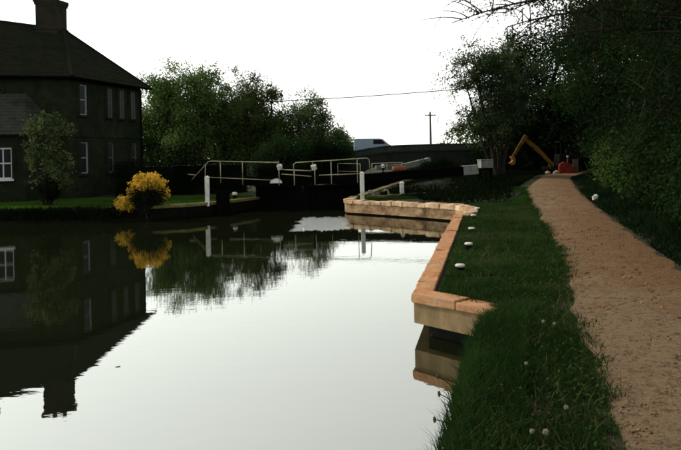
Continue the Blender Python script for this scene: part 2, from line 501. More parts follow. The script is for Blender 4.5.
def segdist(x, y, a, b):
    dx, dy = b[0] - a[0], b[1] - a[1]
    t = max(0, min(1, ((x - a[0]) * dx + (y - a[1]) * dy) / (dx * dx + dy * dy)))
    return math.hypot(x - a[0] - t * dx, y - a[1] - t * dy)
PL_Y = [-20, 0, 3.6, 7.3, 9.3, 13.0, 26, 33, 43, 48, 60, 80]
PL_X = [-4.2, 0.75, 1.52, 2.42, 3.02, 4.0, 7.0, 8.7, 12.4, 15.2, 24, 38]
PR_Y = [-20, 0, 9.4, 13.6, 21.5, 32, 41, 46, 60, 80]
PR_X = [-1.4, 3.0, 4.75, 5.85, 7.9, 10.8, 13.4, 16.6, 26.5, 41]
def pl(y): return float(np.interp(y, PL_Y, PL_X))
def pr(y): return float(np.interp(y, PR_Y, PR_X))
def rise(x, y):
    if x < 5 or y < 30: return 0.0
    return 0.38 * min(1.0, (y - 30) / 14.0) * min(1.0, (x - 5) / 3.0)
def gh(x, y):
    h = 0.50 + 0.02 * math.sin(x * 0.9 + y * 0.31) * math.sin(y * 0.7)
    h += rise(x, y)
    d = x - pr(y)
    if d > 0.3 and -15 < y < 70:
        h += 0.5 * min(1, (d - 0.3) / 3.0) ** 1.3
    return h

# ------------------------------------------------------------------ ground, water, path
def build_ground():
    n = len(HOLE)
    pts = [Vector(p) for p in HOLE]
    edges = [(i, (i + 1) % n) for i in range(n)]
    grid = []
    for gx in np.arange(-40, 60, 1.3):
        for gy in np.arange(-16, 92, 1.3):
            grid.append((gx + 0.2 * math.sin(gy * 3.1), gy + 0.2 * math.sin(gx * 2.3)))
    for gx in np.arange(-1500, 1501, 150):
        for gy in np.arange(-1500, 1501, 150):
            if abs(gx) > 120 or abs(gy) > 120:
                grid.append((gx, gy))
    for (x, y) in grid:
        if min(segdist(x, y, HOLE[i], HOLE[(i + 1) % n]) for i in range(n)) > 0.45 and not inside(x, y, HOLE):
            pts.append(Vector((x, y)))
    vo, eo, fo, ov, oe, of = delaunay_2d_cdt(pts, edges, [], 0, 1e-5)
    verts, faces = [], []
    for v in vo:
        far = max(abs(v.x), abs(v.y)) > 120
        verts.append((v.x, v.y, 0.5 if far else gh(v.x, v.y)))
    for f in fo:
        cx = sum(vo[i].x for i in f) / len(f); cy = sum(vo[i].y for i in f) / len(f)
        if not inside(cx, cy, HOLE):
            faces.append(tuple(f))
    mb = MB().add(verts, faces)
    g = mb.build('ground', M['ground'], smooth=True)
    tag(g, kind='structure')
    # bank faces below the turf, sloping into the water
    sk = MB()
    for i in range(n):
        a, b = Vector(HOLE[i]), Vector(HOLE[(i + 1) % n])
        nrm = Vector((-(b - a).y, (b - a).x)).normalized()
        mid = (a + b) / 2 + nrm * 0.05
        if not inside(mid.x, mid.y, HOLE): nrm = -nrm
        lock = 15 <= i <= 22
        o = 0.0 if (6 <= i <= 26) else 0.28
        zb = -3.5 if lock else -0.9
        k = 6
        for q in range(k):
            p0, p1 = a.lerp(b, q / k), a.lerp(b, (q + 1) / k)
            sk.add([(p0.x, p0.y, gh(p0.x, p0.y)), (p1.x, p1.y, gh(p1.x, p1.y)),
                    (p1.x + nrm.x * o, p1.y + nrm.y * o, zb), (p0.x + nrm.x * o, p0.y + nrm.y * o, zb)], [(0, 1, 2, 3)])
    tag(sk.build('canal_bank', M['bank']), kind='structure')
build_ground()

# upper pound water (stops at the gates) and lower pound
w = MB()
up_poly = [(-2.2, -18), (-1.6, -6), (0.2, -1), (3, 8), (6, 20), (6, 27), (1.0, 31.2), (0.6, 31.65), (-1.82, 31.3), (-3.8, 32.4), (-7, 29), (-21, 28), (-22, 18), (-16, -18)]
w.add([(x, y, 0.0) for x, y in up_poly], [tuple(range(len(up_poly)))])
tag(w.build('canal_water', M['water']), kind='structure')
w = MB().add([(-4.5, 31.8, -2.2), (1.0, 31.2, -2.2), (12, 80, -2.2), (4, 80, -2.2)], [(0, 1, 2, 3)])
tag(w.build('lower_canal_water', M['water']), kind='structure')

pm = MB()
ys = np.concatenate([np.arange(-14, 3, 0.5), np.arange(3, 22, 0.14), np.arange(22, 75, 0.5)])
NX = 22
rows = []
for y in ys:
    row = []
    wob = 0.10 * mnoise.noise(Vector((0, y * 1.7, 3.1))) + 0.05 * mnoise.noise(Vector((0, y * 5.7, 3.1)))
    wob2 = 0.13 * mnoise.noise(Vector((5, y * 1.3, 7.1)))
    a, b = pl(y) + wob, pr(y) + wob2
    for k in range(NX + 1):
        t = k / NX
        x = a + (b - a) * t
        z = rise(x, y) + 0.527 + 0.03 * (1 - (2 * t - 1) ** 2) + 0.012 * mnoise.noise(Vector((x * 3, y * 3, 0))) + 0.008 * mnoise.noise(Vector((x * 11, y * 11, 4))) * 1.6
        if k in (0, NX): z = gh(x, y) + 0.004
        row.append(len(pm.v)); pm.v.append((x, float(y), z))
    rows.append(row)
for i in range(len(rows) - 1):
    for k in range(NX):
        pm.f.append((rows[i][k], rows[i][k + 1], rows[i + 1][k + 1], rows[i + 1][k]))
tag(pm.build('towpath', M['path'], smooth=True), kind='structure')

# lock-side ground patch coloured near-black for the shade of beams and trees
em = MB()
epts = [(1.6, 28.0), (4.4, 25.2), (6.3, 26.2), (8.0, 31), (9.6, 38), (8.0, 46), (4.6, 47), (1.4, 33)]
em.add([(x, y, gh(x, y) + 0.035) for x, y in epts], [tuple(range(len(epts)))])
tag(em.build('yard_shade_patch', M['yard_shade']), kind='structure')

# ------------------------------------------------------------------ walls with coping stones
def offset_poly(pts, d):
    out = []
    for i, p in enumerate(pts):
        p = Vector(p)
        a = Vector(pts[max(i - 1, 0)]); b = Vector(pts[min(i + 1, len(pts) - 1)])
        t0 = (p - a).normalized() if i > 0 else None
        t1 = (b - p).normalized() if i < len(pts) - 1 else None
        t0 = t0 or t1; t1 = t1 or t0
        n0 = Vector((t0.y, -t0.x)); n1 = Vector((t1.y, -t1.x))
        m = (n0 + n1).normalized()
        out.append(p + m * d / max(0.4, m.dot(n0)))
    return out
def resample(pts, step, keep=True):
    out = [Vector(pts[0])]
    for i in range(len(pts) - 1):
        a, b = Vector(pts[i]), Vector(pts[i + 1])
        k = max(1, round((b - a).length / step))
        for q in range(1, k + 1): out.append(a.lerp(b, q / k))
    return out
def wall(name, label, pts, width, ztop, th, step, cmat, fmat, zlip, rec, cat='wall', zbase=-0.9, jit=0.006, bev=0.02):
    """pts run with the land on the right hand side."""
    base = Vector((pts[0][0], pts[0][1], 0))
    t = thing(name, base, label, cat)
    fine = resample(pts, step)
    inn = offset_poly(fine, width)
    fpo = offset_poly(fine, 0.03)
    fpi = offset_poly(fine, width - 0.04)
    dpo = offset_poly(fine, 0.03 + rec)
    fm, dm = MB(), MB()
    for i in range(len(fine) - 1):
        a, b, c, d = fpo[i], fpo[i + 1], fpi[i + 1], fpi[i]
        fm.hexa([(p.x, p.y, zlip) for p in (a, b, c, d)], [(p.x, p.y, ztop - th - 0.003) for p in (a, b, c, d)])
        a, b = dpo[i], dpo[i + 1]
        dm.hexa([(p.x, p.y, zbase) for p in (a, b, c, d)], [(p.x, p.y, zlip - 0.003) for p in (a, b, c, d)])
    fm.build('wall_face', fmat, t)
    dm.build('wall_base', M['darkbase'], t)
    for i in range(len(fine) - 1):
        a, b, c, d = fine[i], fine[i + 1], inn[i + 1], inn[i]
        g = 0.003
        ab = (b - a).normalized() * g
        a2, b2, c2, d2 = a + ab, b - ab, c - ab, d + ab
        dz = random.uniform(-jit, jit)
        def j(): return random.uniform(-jit, jit)
        so = MB().hexa([(p.x, p.y, ztop - th) for p in (a2, b2, c2, d2)],
                  [(p.x + j(), p.y + j(), ztop + dz + j() * .6) for p in (a2, b2, c2, d2)]).build('coping_stone', cmat, t, bevel=bev)
        bm_ = bmesh.new(); bm_.from_mesh(so.data)
        bmesh.ops.subdivide_edges(bm_, edges=bm_.edges[:], cuts=3, use_grid_fill=True)
        for v in bm_.verts:
            w_ = v.co * 7.0 + Vector((i * 3.1, 0, 0))
            v.co += mnoise.noise_vector(w_) * jit * 1.1 + mnoise.noise_vector(w_ * 3.3) * jit * .5
        bm_.to_mesh(so.data); bm_.free()
    return t
wall('quay_wall', 'near orange stone-topped quay edge with blunt concrete corner jutting into the water',
     [(1.80, 7.80), (0.86, 8.90), (3.24, 20.25)], 0.27, 0.55, 0.115, 0.8, M['coping'], M['concrete'], 0.17, 0.22, 'quay', jit=.011, bev=0.014)
wall('wing_wall', 'pale curved stone wall at the right of the lock mouth, beyond the quay',
     [(3.24, 20.27), (3.70, 21.2), (3.98, 22.6), (3.84, 23.85), (2.98, 25.05), (1.5, 26.8), (0.45, 27.95), (0.16, 28.3), (0.10, 28.8), (0.12, 29.4), (0.55, 31.25)],
     0.42, 0.57, 0.17, 0.62, M['pale_coping'], M['wingface'], 0.06, 0.05, 'wall', jit=.024, bev=0.05)
wall('wing_wall', 'low lichened stone edging curving into the lock mouth past the left white post',
     [(-3.72, 32.15), (-4.5, 30.28), (-5.2, 28.97), (-6.2, 27.87), (-7.4, 27.32), (-9.5, 27.17)],
     0.36, 0.56, 0.12, 0.8, M['lichen'], M['darkbase'], 0.05, 0.05, 'wall', bev=0.02)
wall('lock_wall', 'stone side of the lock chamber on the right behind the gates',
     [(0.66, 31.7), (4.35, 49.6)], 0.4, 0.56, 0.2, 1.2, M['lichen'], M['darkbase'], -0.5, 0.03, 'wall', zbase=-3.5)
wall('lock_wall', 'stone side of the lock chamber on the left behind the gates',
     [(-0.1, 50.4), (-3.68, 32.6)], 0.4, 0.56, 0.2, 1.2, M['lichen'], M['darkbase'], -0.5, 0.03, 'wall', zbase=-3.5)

# ------------------------------------------------------------------ cottage
HA = Vector((-13.5, 35.0, 0.0)); E1 = Vector((-0.957, -0.29, 0)); E2 = Vector((0.29, 0.957, 0))
def hp(a, b, z): 
    p = HA + E1 * a + E2 * b
    return (p.x, p.y, z)
def window(parent, o, u, nrm, w_, h_, cols, rws, fmat, name='window', sill=True):
    o, u, nrm = Vector(o), Vector(u).normalized(), Vector(nrm).normalized()
    up = Vector((0, 0, 1))
    def slab(mb, x0, x1, z0, z1, d0, d1):
        f = lambda x, z, d: o + u * x + up * z + nrm * d
        mb.hexa([f(x0, z0, d0), f(x1, z0, d0), f(x1, z0, d1), f(x0, z0, d1)], [f(x0, z1, d0), f(x1, z1, d0), f(x1, z1, d1), f(x0, z1, d1)])
    fr = MB()
    t = 0.07 if sill else 0.05
    slab(fr, 0, t, 0, h_, -0.02, 0.07); slab(fr, w_ - t, w_, 0, h_, -0.02, 0.07)
    slab(fr, t, w_ - t, 0, t, -0.02, 0.068); slab(fr, t, w_ - t, h_ - t, h_, -0.02, 0.068)
    wo = fr.build(name, fmat, parent)
    bars = MB()
    for i in range(1, cols): slab(bars, w_ * i / cols - 0.018, w_ * i / cols + 0.018, t, h_ - t, 0.012, 0.05)
    for i in range(1, rws):
        tt = 0.03 if i == rws // 2 else 0.016
        slab(bars, t, w_ - t, h_ * i / rws - tt, h_ * i / rws + tt, 0.010, 0.053)
    bars.build('glazing_bar', fmat, wo)
    for i in range(cols):
        for j in range(rws):
            g = MB()
            slab(g, t + (w_ - 2 * t) * i / cols + .002, t + (w_ - 2 * t) * (i + 1) / cols - .002, t + (h_ - 2 * t) * j / rws + .002, t + (h_ - 2 * t) * (j + 1) / rws - .002, 0.004, 0.02)
            g.build('pane', M['glass'], wo)
    su = MB()
    slab(su, -.12, -.003, -.12, h_ + .12, -.02, .13); slab(su, w_ + .003, w_ + .12, -.12, h_ + .12, -.02, .13)
    slab(su, -.003, w_ + .003, h_ + .003, h_ + .12, -.02, .132); slab(su, -.003, w_ + .003, -.12, -.003 if not sill else -.092, -.02, .132)
    su.build('surround', M['housewall'], wo)
    if sill:
        s_ = MB(); slab(s_, -0.08, w_ + 0.08, -0.09, 0, -0.02, 0.16)
        s_.build('sill', fmat, wo)
def house():
    t = thing('cottage', (HA.x, HA.y, 0.5), 'large dark cottage with hipped tiled roof and tall chimney left of the canal', 'house')
    W, D_, ze = 7.0, 6.35, 6.62
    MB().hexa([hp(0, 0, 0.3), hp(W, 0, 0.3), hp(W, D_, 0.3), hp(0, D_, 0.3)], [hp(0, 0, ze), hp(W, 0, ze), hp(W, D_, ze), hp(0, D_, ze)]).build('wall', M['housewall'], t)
    MB().hexa([hp(-.06, -.06, 3.62), hp(W + .06, -.06, 3.62), hp(W + .06, D_ + .06, 3.62), hp(-.06, D_ + .06, 3.62)],
              [hp(-.06, -.06, 3.74), hp(W + .06, -.06, 3.74), hp(W + .06, D_ + .06, 3.74), hp(-.06, D_ + .06, 3.74)]).build('string_course', M['housewall'], t)
    ov = 0.38
    zb = ze - 0.02
    # hipped roof with thickness: tile courses as shallow steps
    r1 = hp(2.35, 3.45, 9.45); r2 = hp(W + 0.2, 3.2, 9.95)
    rm = MB()
    def slope(a0, b0, a1, b1, n=30):
        a0, b0, a1, b1 = map(Vector, (a0, b0, a1, b1))
        nr = (b0 - a0).cross(a1 - a0).normalized()
        if nr.z < 0: nr = -nr
        for i in range(n):
            f0, f1 = i / n, (i + 1) / n + 0.01
            p0, q0 = a0.lerp(a1, f0), b0.lerp(b1, f0)
            p1, q1 = a0.lerp(a1, min(1, f1)), b0.lerp(b1, min(1, f1))
            rm.hexa([p0 - nr * .03, q0 - nr * .03, q1 - nr * .05, p1 - nr * .05], [p0 + nr * (.03 + random.uniform(-.006, .006)), q0 + nr * (.03 + random.uniform(-.006, .006)), q1 + nr * .012, p1 + nr * .012])
    fa, fb = hp(-ov, -ov, zb), hp(W + .2, -ov, zb)
    sa, sb = hp(-ov, -ov, zb), hp(-ov, D_ + ov, zb)
    ba, bb = hp(-ov, D_ + ov, zb), hp(W + .2, D_ + ov, zb)
    slope(fa, fb, r1, r2); slope(sa, sb, r1, r1); slope(ba, bb, r1, r2)
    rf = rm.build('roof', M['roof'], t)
    rg = MB()
    for p, q in ((r1, r2), (fa, r1), (ba, r1)):
        rg.tube([Vector(p) + Vector((0, 0, .02)), Vector(q) + Vector((0, 0, .02))], 0.09, 6)
    rg.build('ridge_tiles', M['roof'], rf)
    g = MB()
    g.tube([hp(-ov - .05, -ov - .05, zb - .05), hp(-ov - .05, D_ + ov, zb - .05)], 0.06, 6)
    g.tube([hp(-ov - .05, -ov - .06, zb - .05), hp(W, -ov - .06, zb - .05)], 0.06, 6)
    g.tube([hp(-.1, D_ - .15, zb - .1), hp(-.1, D_ - .15, .5)], 0.045, 6)
    g.build('gutter', M['tar'], t)
    MB().hexa([hp(W, 0, ze), hp(W + .15, 0, ze), hp(W + .15, D_, ze), hp(W, D_, ze)],
              [hp(W, 3.0, 9.8), hp(W + .15, 3.0, 9.8), hp(W + .15, 3.3, 9.8), hp(W, 3.3, 9.8)]).build('gable', M['housewall'], t)
    def chimney(a0, a1, b0, b1, z0, z1, np_):
        c = MB()
        def bx_(e, za, zz): c.hexa([hp(a0 - e, b0 - e, za), hp(a1 + e, b0 - e, za), hp(a1 + e, b1 + e, za), hp(a0 - e, b1 + e, za)],
                                   [hp(a0 - e, b0 - e, zz), hp(a1 + e, b0 - e, zz), hp(a1 + e, b1 + e, zz), hp(a0 - e, b1 + e, zz)])
        bx_(0, z0, z1); bx_(.04, z1 - .32, z1 - .20); bx_(.07, z1 - .198, z1 + .02); bx_(.05, z0 + 1.0, z0 + 1.12)
        co = c.build('chimney', M['chimney'], t)
        for k in range(np_):
            f = (k + .5) / np_
            p = hp(a0 + (a1 - a0) * f, (b0 + b1) / 2, z1 + .02)
            MB().lathe(p, [(.13, 0), (.11, .22), (.13, .24), (.12, .3)], 10).build('chimney_pot', M['pot'], co)
    chimney(2.4, 3.4, 2.95, 3.85, 8.4, 11.0, 2)
    chimney(6.05, 6.75, 2.8, 3.6, 9.0, 10.75, 1)
    n_side = -E1
    for k, (s_, w_) in enumerate(((0.62, 0.62), (2.95, 0.5), (4.05, 0.5), (5.15, 0.5))):
        fm = M['bluewhite'] if k == 0 else M['frame']
        window(t, hp(0, s_, 4.75), E2, n_side, w_, 1.55, 1, 2, fm, sill=False)
        if k != 2: window(t, hp(0, s_, 1.75), E2, n_side, w_, 1.6, 1, 2, fm, sill=False)
    window(t, hp(3.0, 0, 4.55), E1, -E2, 1.0, 1.4, 2, 2, M['tar'], sill=False)
    # lean-to on the front
    lt = MB().hexa([hp(.55, -2.3, .3), hp(6.5, -2.3, .3), hp(6.5, -.02, .3), hp(.55, -.02, .3)],
                   [hp(.55, -2.3, 3.7), hp(6.5, -2.3, 3.7), hp(6.5, -.02, 3.7), hp(.55, -.02, 3.7)]).build('lean_to', M['housewall'], t)
    rm2 = rm = MB()
    def slope2(*a): 
        nonlocal rm
        rm = rm2; slope(*a, n=13)
    slope2(hp(.25, -2.65, 3.66), hp(6.7, -2.65, 3.66), hp(1.95, -.05, 5.75), hp(6.7, -.05, 5.75))
    slope2(hp(.25, -2.65, 3.66), hp(.25, -.02, 3.66), hp(1.95, -.05, 5.75), hp(1.95, -.03, 5.75))
    rm2.build('lean_to_roof', M['leanroof'], lt)
    window(t, hp(1.05, -2.3, 1.62), E1, -E2, 1.25, 1.45, 3, 2, M['bright_frame'])
house()

# ------------------------------------------------------------------ lock gates
def lerp3(a, b, t): return Vector(a).lerp(Vector(b), t)
def lock_gate(label, mitre, heel, ztop, beam_len, beam_z0, beam_z1, endlen, group, beam_mat, endw=0.36, plank_n=7, zlow=-1.2, endmat=None):
    m_, h_ = Vector((*mitre, 0)), Vector((*heel, 0))
    d = (h_ - m_).normalized()
    n = Vector((d.y, -d.x, 0))
    if n.y > 0: n = -n            # towards the camera
    t = thing('lock_gate', (h_.x, h_.y, zlow), label, 'lock gate', group)
    L = (h_ - m_).length
    k = plank_n
    for i in range(k):
        a = m_ + d * (0.14 + (L - 0.28) * i / k + .006); b = m_ + d * (0.14 + (L - 0.28) * (i + 1) / k - .006)
        jz = random.uniform(-.02, .0)
        MB().beam(a + Vector((0, 0, (zlow + ztop) / 2)) + n * random.uniform(.005, .015), b + Vector((0, 0, (zlow + ztop) / 2)) + n * .01, 0.07, ztop - zlow + jz - .25).build('plank', M['tar'], t)
    MB().beam(m_ + Vector((0, 0, zlow)), m_ + Vector((0, 0, ztop + .12)), .28, .26).build('mitre_post', M['tar'], t, bevel=.015)
    MB().beam(h_ + Vector((0, 0, zlow)), h_ + Vector((0, 0, beam_z0 - .2)), .34, .32).build('heel_post', M['tar'], t, bevel=.015)
    for z in (ztop - .12, 0.18):
        MB().beam(m_ + d * .14 - n * .1 + Vector((0, 0, z)), h_ - d * .17 - n * .1 + Vector((0, 0, z)), .12, .22).build('rail_timber', M['tar'], t)
    # walkway on brackets
    wk = MB()
    wk.beam(m_ + d * .1 + n * .24 + Vector((0, 0, ztop - .02)), h_ + n * .24 + Vector((0, 0, ztop - .02)), .36, .06)
    wk.build('walkway', M['tar'], t)
    # balance beam
    e = h_ + d * beam_len
    s0 = h_ - d * min(1.9, L * .8) + Vector((0, 0, beam_z0 - .24)); s1 = h_ + d * .3 + Vector((0, 0, beam_z0 - .20)); s2 = e + Vector((0, 0, beam_z1 - .21))
    bm = MB()
    bm.beam(s0, s1, .28, .30, .36, .40); bm.beam(s1, lerp3(s1, s2, 1 - endlen / beam_len), .36, .40, endw, .42)
    bo = bm.build('balance_beam', beam_mat, t, bevel=.02)
    MB().beam(lerp3(s1, s2, 1 - endlen / beam_len), s2, endw + .006, .426).build('beam_end', endmat or M['white_dull'], bo, bevel=.02)
    return t, m_, h_, d, n
def railing(parent, top, mids, posts, r=.019):
    """top: list of points; mids: list of point lists; posts: (bottom, top)."""
    MB().tube(top, r, 7).build('handrail', M['rail'], parent, smooth=True)
    for q in mids: MB().tube(q, r * .85, 6).build('mid_rail', M['rail'], parent, smooth=True)
    for a, b in posts: MB().tube([a, b], r * .9, 6).build('rail_post', M['rail'], parent, smooth=True)
def gear(parent, p, z0, z1, d):
    """paddle gear: dark stand, white head with windlass square and rack."""
    p = Vector((p.x, p.y, 0))
    MB().beam(p + Vector((0, 0, z0)), p + Vector((0, 0, z1 - .28)), .14, .12).build('gear_stand', M['tar'], parent)
    g = MB()
    g.box((p.x, p.y, z1 - .16), (.16, .14, .24), .3)
    g.tube([(p.x - .11, p.y, z1 - .13), (p.x + .11, p.y - .05, z1 - .09)], .08, 12)
    go = g.build('gear_head', M['white'], parent, bevel=.02)
    MB().tube([(p.x + .1, p.y - .12, z1 - .2), (p.x + .14, p.y - .26, z1 - .2)], .03, 8).tube([(p.x - .05, p.y + .06, z1 - .6), (p.x - .05, p.y + .06, z1 + .12)], .028, 6).build('gear_rack', M['steel'], go)

MI = (-1.85, 31.05)
gl, m_, h_, d, n = lock_gate('black left leaf of the near lock gates with beam over the left grass', MI, (-3.75, 32.25), 1.08, 4.0, 1.46, 1.72, .45, 'black timber lock gate leaves', M['tar'], endmat=M['tar'])
fo = n * .42
def on(t, z): 
    p = h_ + d * t + fo
    return Vector((p.x, p.y, z))
# railing on the left leaf and along its beam
railing(gl, [on(3.85, 1.36), on(2.75, 2.22), on(2.6, 2.24), on(-1.35, 2.12), on(-1.45, 2.05), on(-1.45, 1.1)],
        [[on(4.1, 1.62), on(3.55, 1.58)], [on(3.0, 1.48), on(-1.4, 1.32)]],
        [(on(2.0, 1.2), on(2.0, 2.2)), (on(.65, 1.12), on(.65, 2.17)), (on(3.0, 1.15), on(2.95, 2.05))])
for tt in (3.0, 2.0, .65):
    q = h_ + d * tt
    MB().beam(on(tt, 1.2), Vector((q.x, q.y, 1.22)) + n * .1, .05, .06).build('rail_bracket', M['tar'], gl)
gp = m_ + d * .85 + n * .3
gear(gl, gp, 1.08, 2.06, d)
hm = MB()
c = m_ + d * .95 + n * .45
for k in range(1):
    pts = [(c.x + .27 * math.cos(a), c.y, 1.2 + .2 * math.sin(a)) for a in np.linspace(0, math.pi, 10)]
    hm.prism([(x, y - .06, z) for x, y, z in pts], [(x, y + .06, z) for x, y, z in pts])
hm.build('gear_guard', M['white'], gl)
railing(gl, [gp + Vector((.1, -.15, 1.80)), Vector((-1.3, 30.75, 1.72))], [[gp + Vector((.1, -.15, 1.60)), Vector((-1.3, 30.75, 1.48))]],
        [(Vector((-2.05, 30.78, 1.1)), Vector((-2.05, 30.78, 1.76)))])

grt, m_, h_, d, n = lock_gate('black right leaf of the near lock gates with long white-ended balance beam', (MI[0] + .3, MI[1] + .02), (0.55, 31.4), 1.08, 5.8, 1.50, 1.80, .75, 'black timber lock gate leaves', M['tar'], endw=.44)
fo = n * .42
railing(grt, [on(-2.7, 1.75), on(-2.7, 2.02), on(-2.6, 2.1), on(-1.0, 2.16), on(.55, 2.23), on(.66, 2.16), on(.7, 1.55)],
        [[on(-1.6, 1.52), on(.68, 1.55)]],
        [(on(-1.78, 1.1), on(-1.78, 1.95)), (on(-1.05, 1.12), on(-1.05, 2.16)), (on(.12, 1.14), on(.12, 2.2))])
gear(grt, m_ + d * .32 + n * .3, 1.08, 2.02, d)

# far gates at the lower end of the chamber
fl, m_, h_, d, n = lock_gate('far left leaf of the lower lock gates beyond the chamber', (1.75, 48.4), (-0.1, 49.9), 0.8, 4.2, 1.25, 1.45, .5, 'black timber lock gate leaves', M['tar'], zlow=-3.4, plank_n=6)
fo = n * .42
railing(fl, [on(-.2, 1.85), on(-2.2, 1.80)], [[on(-.2, 1.3), on(-2.2, 1.26)]], [(on(-.2, .8), on(-.2, 1.85)), (on(-2.2, .8), on(-2.2, 1.8))], .024)
fr_, m_, h_, d, n = lock_gate('far right leaf of the lower lock gates with weathered grey beam near the bridge', (2.0, 48.4), (4.1, 49.1), 0.8, 2.35, 1.72, 2.12, .38, 'black timber lock gate leaves', M['weathered'], endw=.5, zlow=-3.4, plank_n=6)
fo = n * .42
railing(fr_, [on(-2.2, 1.8), on(-1.0, 1.81), on(.15, 1.83)], [[on(-2.2, 1.26), on(0, 1.27)]], [(on(-2.2, .8), on(-2.2, 1.8)), (on(-1.1, .8), on(-1.1, 1.8)), (on(0, .8), on(0, 1.8))], .024)
gear(fr_, h_ - d * 1.35 + n * .3, .8, 1.75, d)
rb = MB()
p = h_ - d * .2 + n * .5
rb.box((p.x, p.y, 1.42), (1.0, .3, .26), .3)
rb.build('red_gear_case', M['redmuted'], fr_, bevel=.05)

# ------------------------------------------------------------------ posts and bollards
def white_post(x, y, h, w_, label):
    t = thing('white_post', (x, y, .5), label, 'post', 'white posts at the lock mouth')
    MB().beam((x, y, .4), (x, y, .5 + h), w_, w_).build('shaft', M['white'], t, bevel=.015)
    MB().hexa([(x - w_ / 2 - .012, y - w_ / 2 - .012, .5 + h + .002), (x + w_ / 2 + .012, y - w_ / 2 - .012, .5 + h + .002), (x + w_ / 2 + .012, y + w_ / 2 + .012, .5 + h + .002), (x - w_ / 2 - .012, y + w_ / 2 + .012, .5 + h + .002)],
              [(x - .03, y - .03, .5 + h + .07), (x + .03, y - .03, .5 + h + .07), (x + .03, y + .03, .5 + h + .07), (x - .03, y + .03, .5 + h + .07)]).build('cap', M['white'], t)
white_post(-5.5, 28.75, 1.08, .17, 'white square post on the left side of the lock mouth')
white_post(0.86, 28.5, 1.12, .17, 'white square post on the pale wall right of the lock gates')
white_post(2.62, 30.2, .62, .17, 'short white post in the grass under the right balance beam')
t = thing('fender_post', (-4.9, 28.95, 0), 'thick black timber post in the water beside the left lock mouth', 'post')
MB().beam((-4.9, 28.95, -.9), (-4.9, 28.95, 1.02), .5, .42).build('shaft', M['tar'], t, bevel=.03)
MB().beam((-4.9, 28.95, .62), (-4.9, 28.95, .72), .53, .45).build('iron_band', M['tar'], t)

def bollard(x, y, r, h, label, grp='low mooring bollards along the quay'):
    z = gh(x, y) + .02
    t = thing('mooring_bollard', (x, y, z), label, 'bollard', grp)
    MB().lathe((x, y, z - .1), [(r * .95, 0), (r * .78, .06), (r * .7, .1 + h * .6)], 14).build('stem', M['tar'], t, smooth=True)
    MB().lathe((x, y, z + h * .6), [(r * .75, .0), (r * 1.05, .015), (r * 1.08, h * .3), (r * .9, h * .42), (r * .4, h * .47), (.01, h * .48)], 16).build('cap', M['white'], t, smooth=True)
ords = ['nearest', 'second nearest', 'third', 'fourth', 'farthest']
for i, (x, y, r) in enumerate(((1.80, 10.75, .085), (2.38, 13.2, .085), (2.98, 16.1, .085), (3.63, 19.3, .09), (4.25, 21.9, .09))):
    bollard(x, y, r * .85, .11, ords[i] + ' low white-capped bollard in the grass along the orange quay')
bollard(-4.75, 31.2, .11, .30, 'small pale bollard in the grass under the left balance beam', 'mooring bollards by the lock')
for i, (x, y) in enumerate(((1.35, 29.6), (2.05, 30.3))):
    t = thing('mooring_hook', (x, y, .52), ('curved pale iron hook beside the right white post', 'bent pale iron hook left of the short white post')[i], 'hook', 'iron hooks on the lock side')
    MB().tube([(x, y, .4), (x, y, .72), (x - .05, y, .82), (x - .16, y, .84), (x - .2, y, .76)], .04, 8).build('bar', M['palestone'], t, smooth=True)
    MB().box((x, y, .53), (.26, .2, .05)).build('base_plate', M['palestone'], t)

# kerb of turf edging seen lit under the right beam
t = thing('turf_kerb', (1.2, 29.4, .5), 'crooked pale kerb in the grass between white post and lock gate', 'kerb')
kp = resample([(1.05, 29.2), (1.7, 29.15), (2.2, 29.8), (2.9, 30.3), (3.7, 30.5)], .5)
for i in range(len(kp) - 1):
    a, b = kp[i], kp[i + 1]
    dd = (b - a).normalized() * .012
    MB().beam((a.x + dd.x, a.y + dd.y, .58), (b.x - dd.x, b.y - dd.y, .58 + random.uniform(-.01, .02)), .13, .16).build('kerb_stone', M['lichen'], t, bevel=.02)

t = thing('cabinet', (8.0, 39.0, .5), 'small white box on dark legs behind the white end of the balance beam', 'cabinet')
MB().box((8.05, 39.0, 1.72), (.72, .5, .42), .25).build('body', M['white_dull'], t, bevel=.02)
lg = MB()
for ax, ay in ((-.3, -.2), (.3, -.2), (.3, .2), (-.3, .2)): lg.beam((8.05 + ax, 39 + ay, .4), (8.05 + ax, 39 + ay, 1.505), .09, .09)
lg.build('legs', M['tar'], t)
MB().box((8.05, 39.0, 1.962), (.76, .54, .05), .25).build('lid', M['white_dull'], t, bevel=.015)

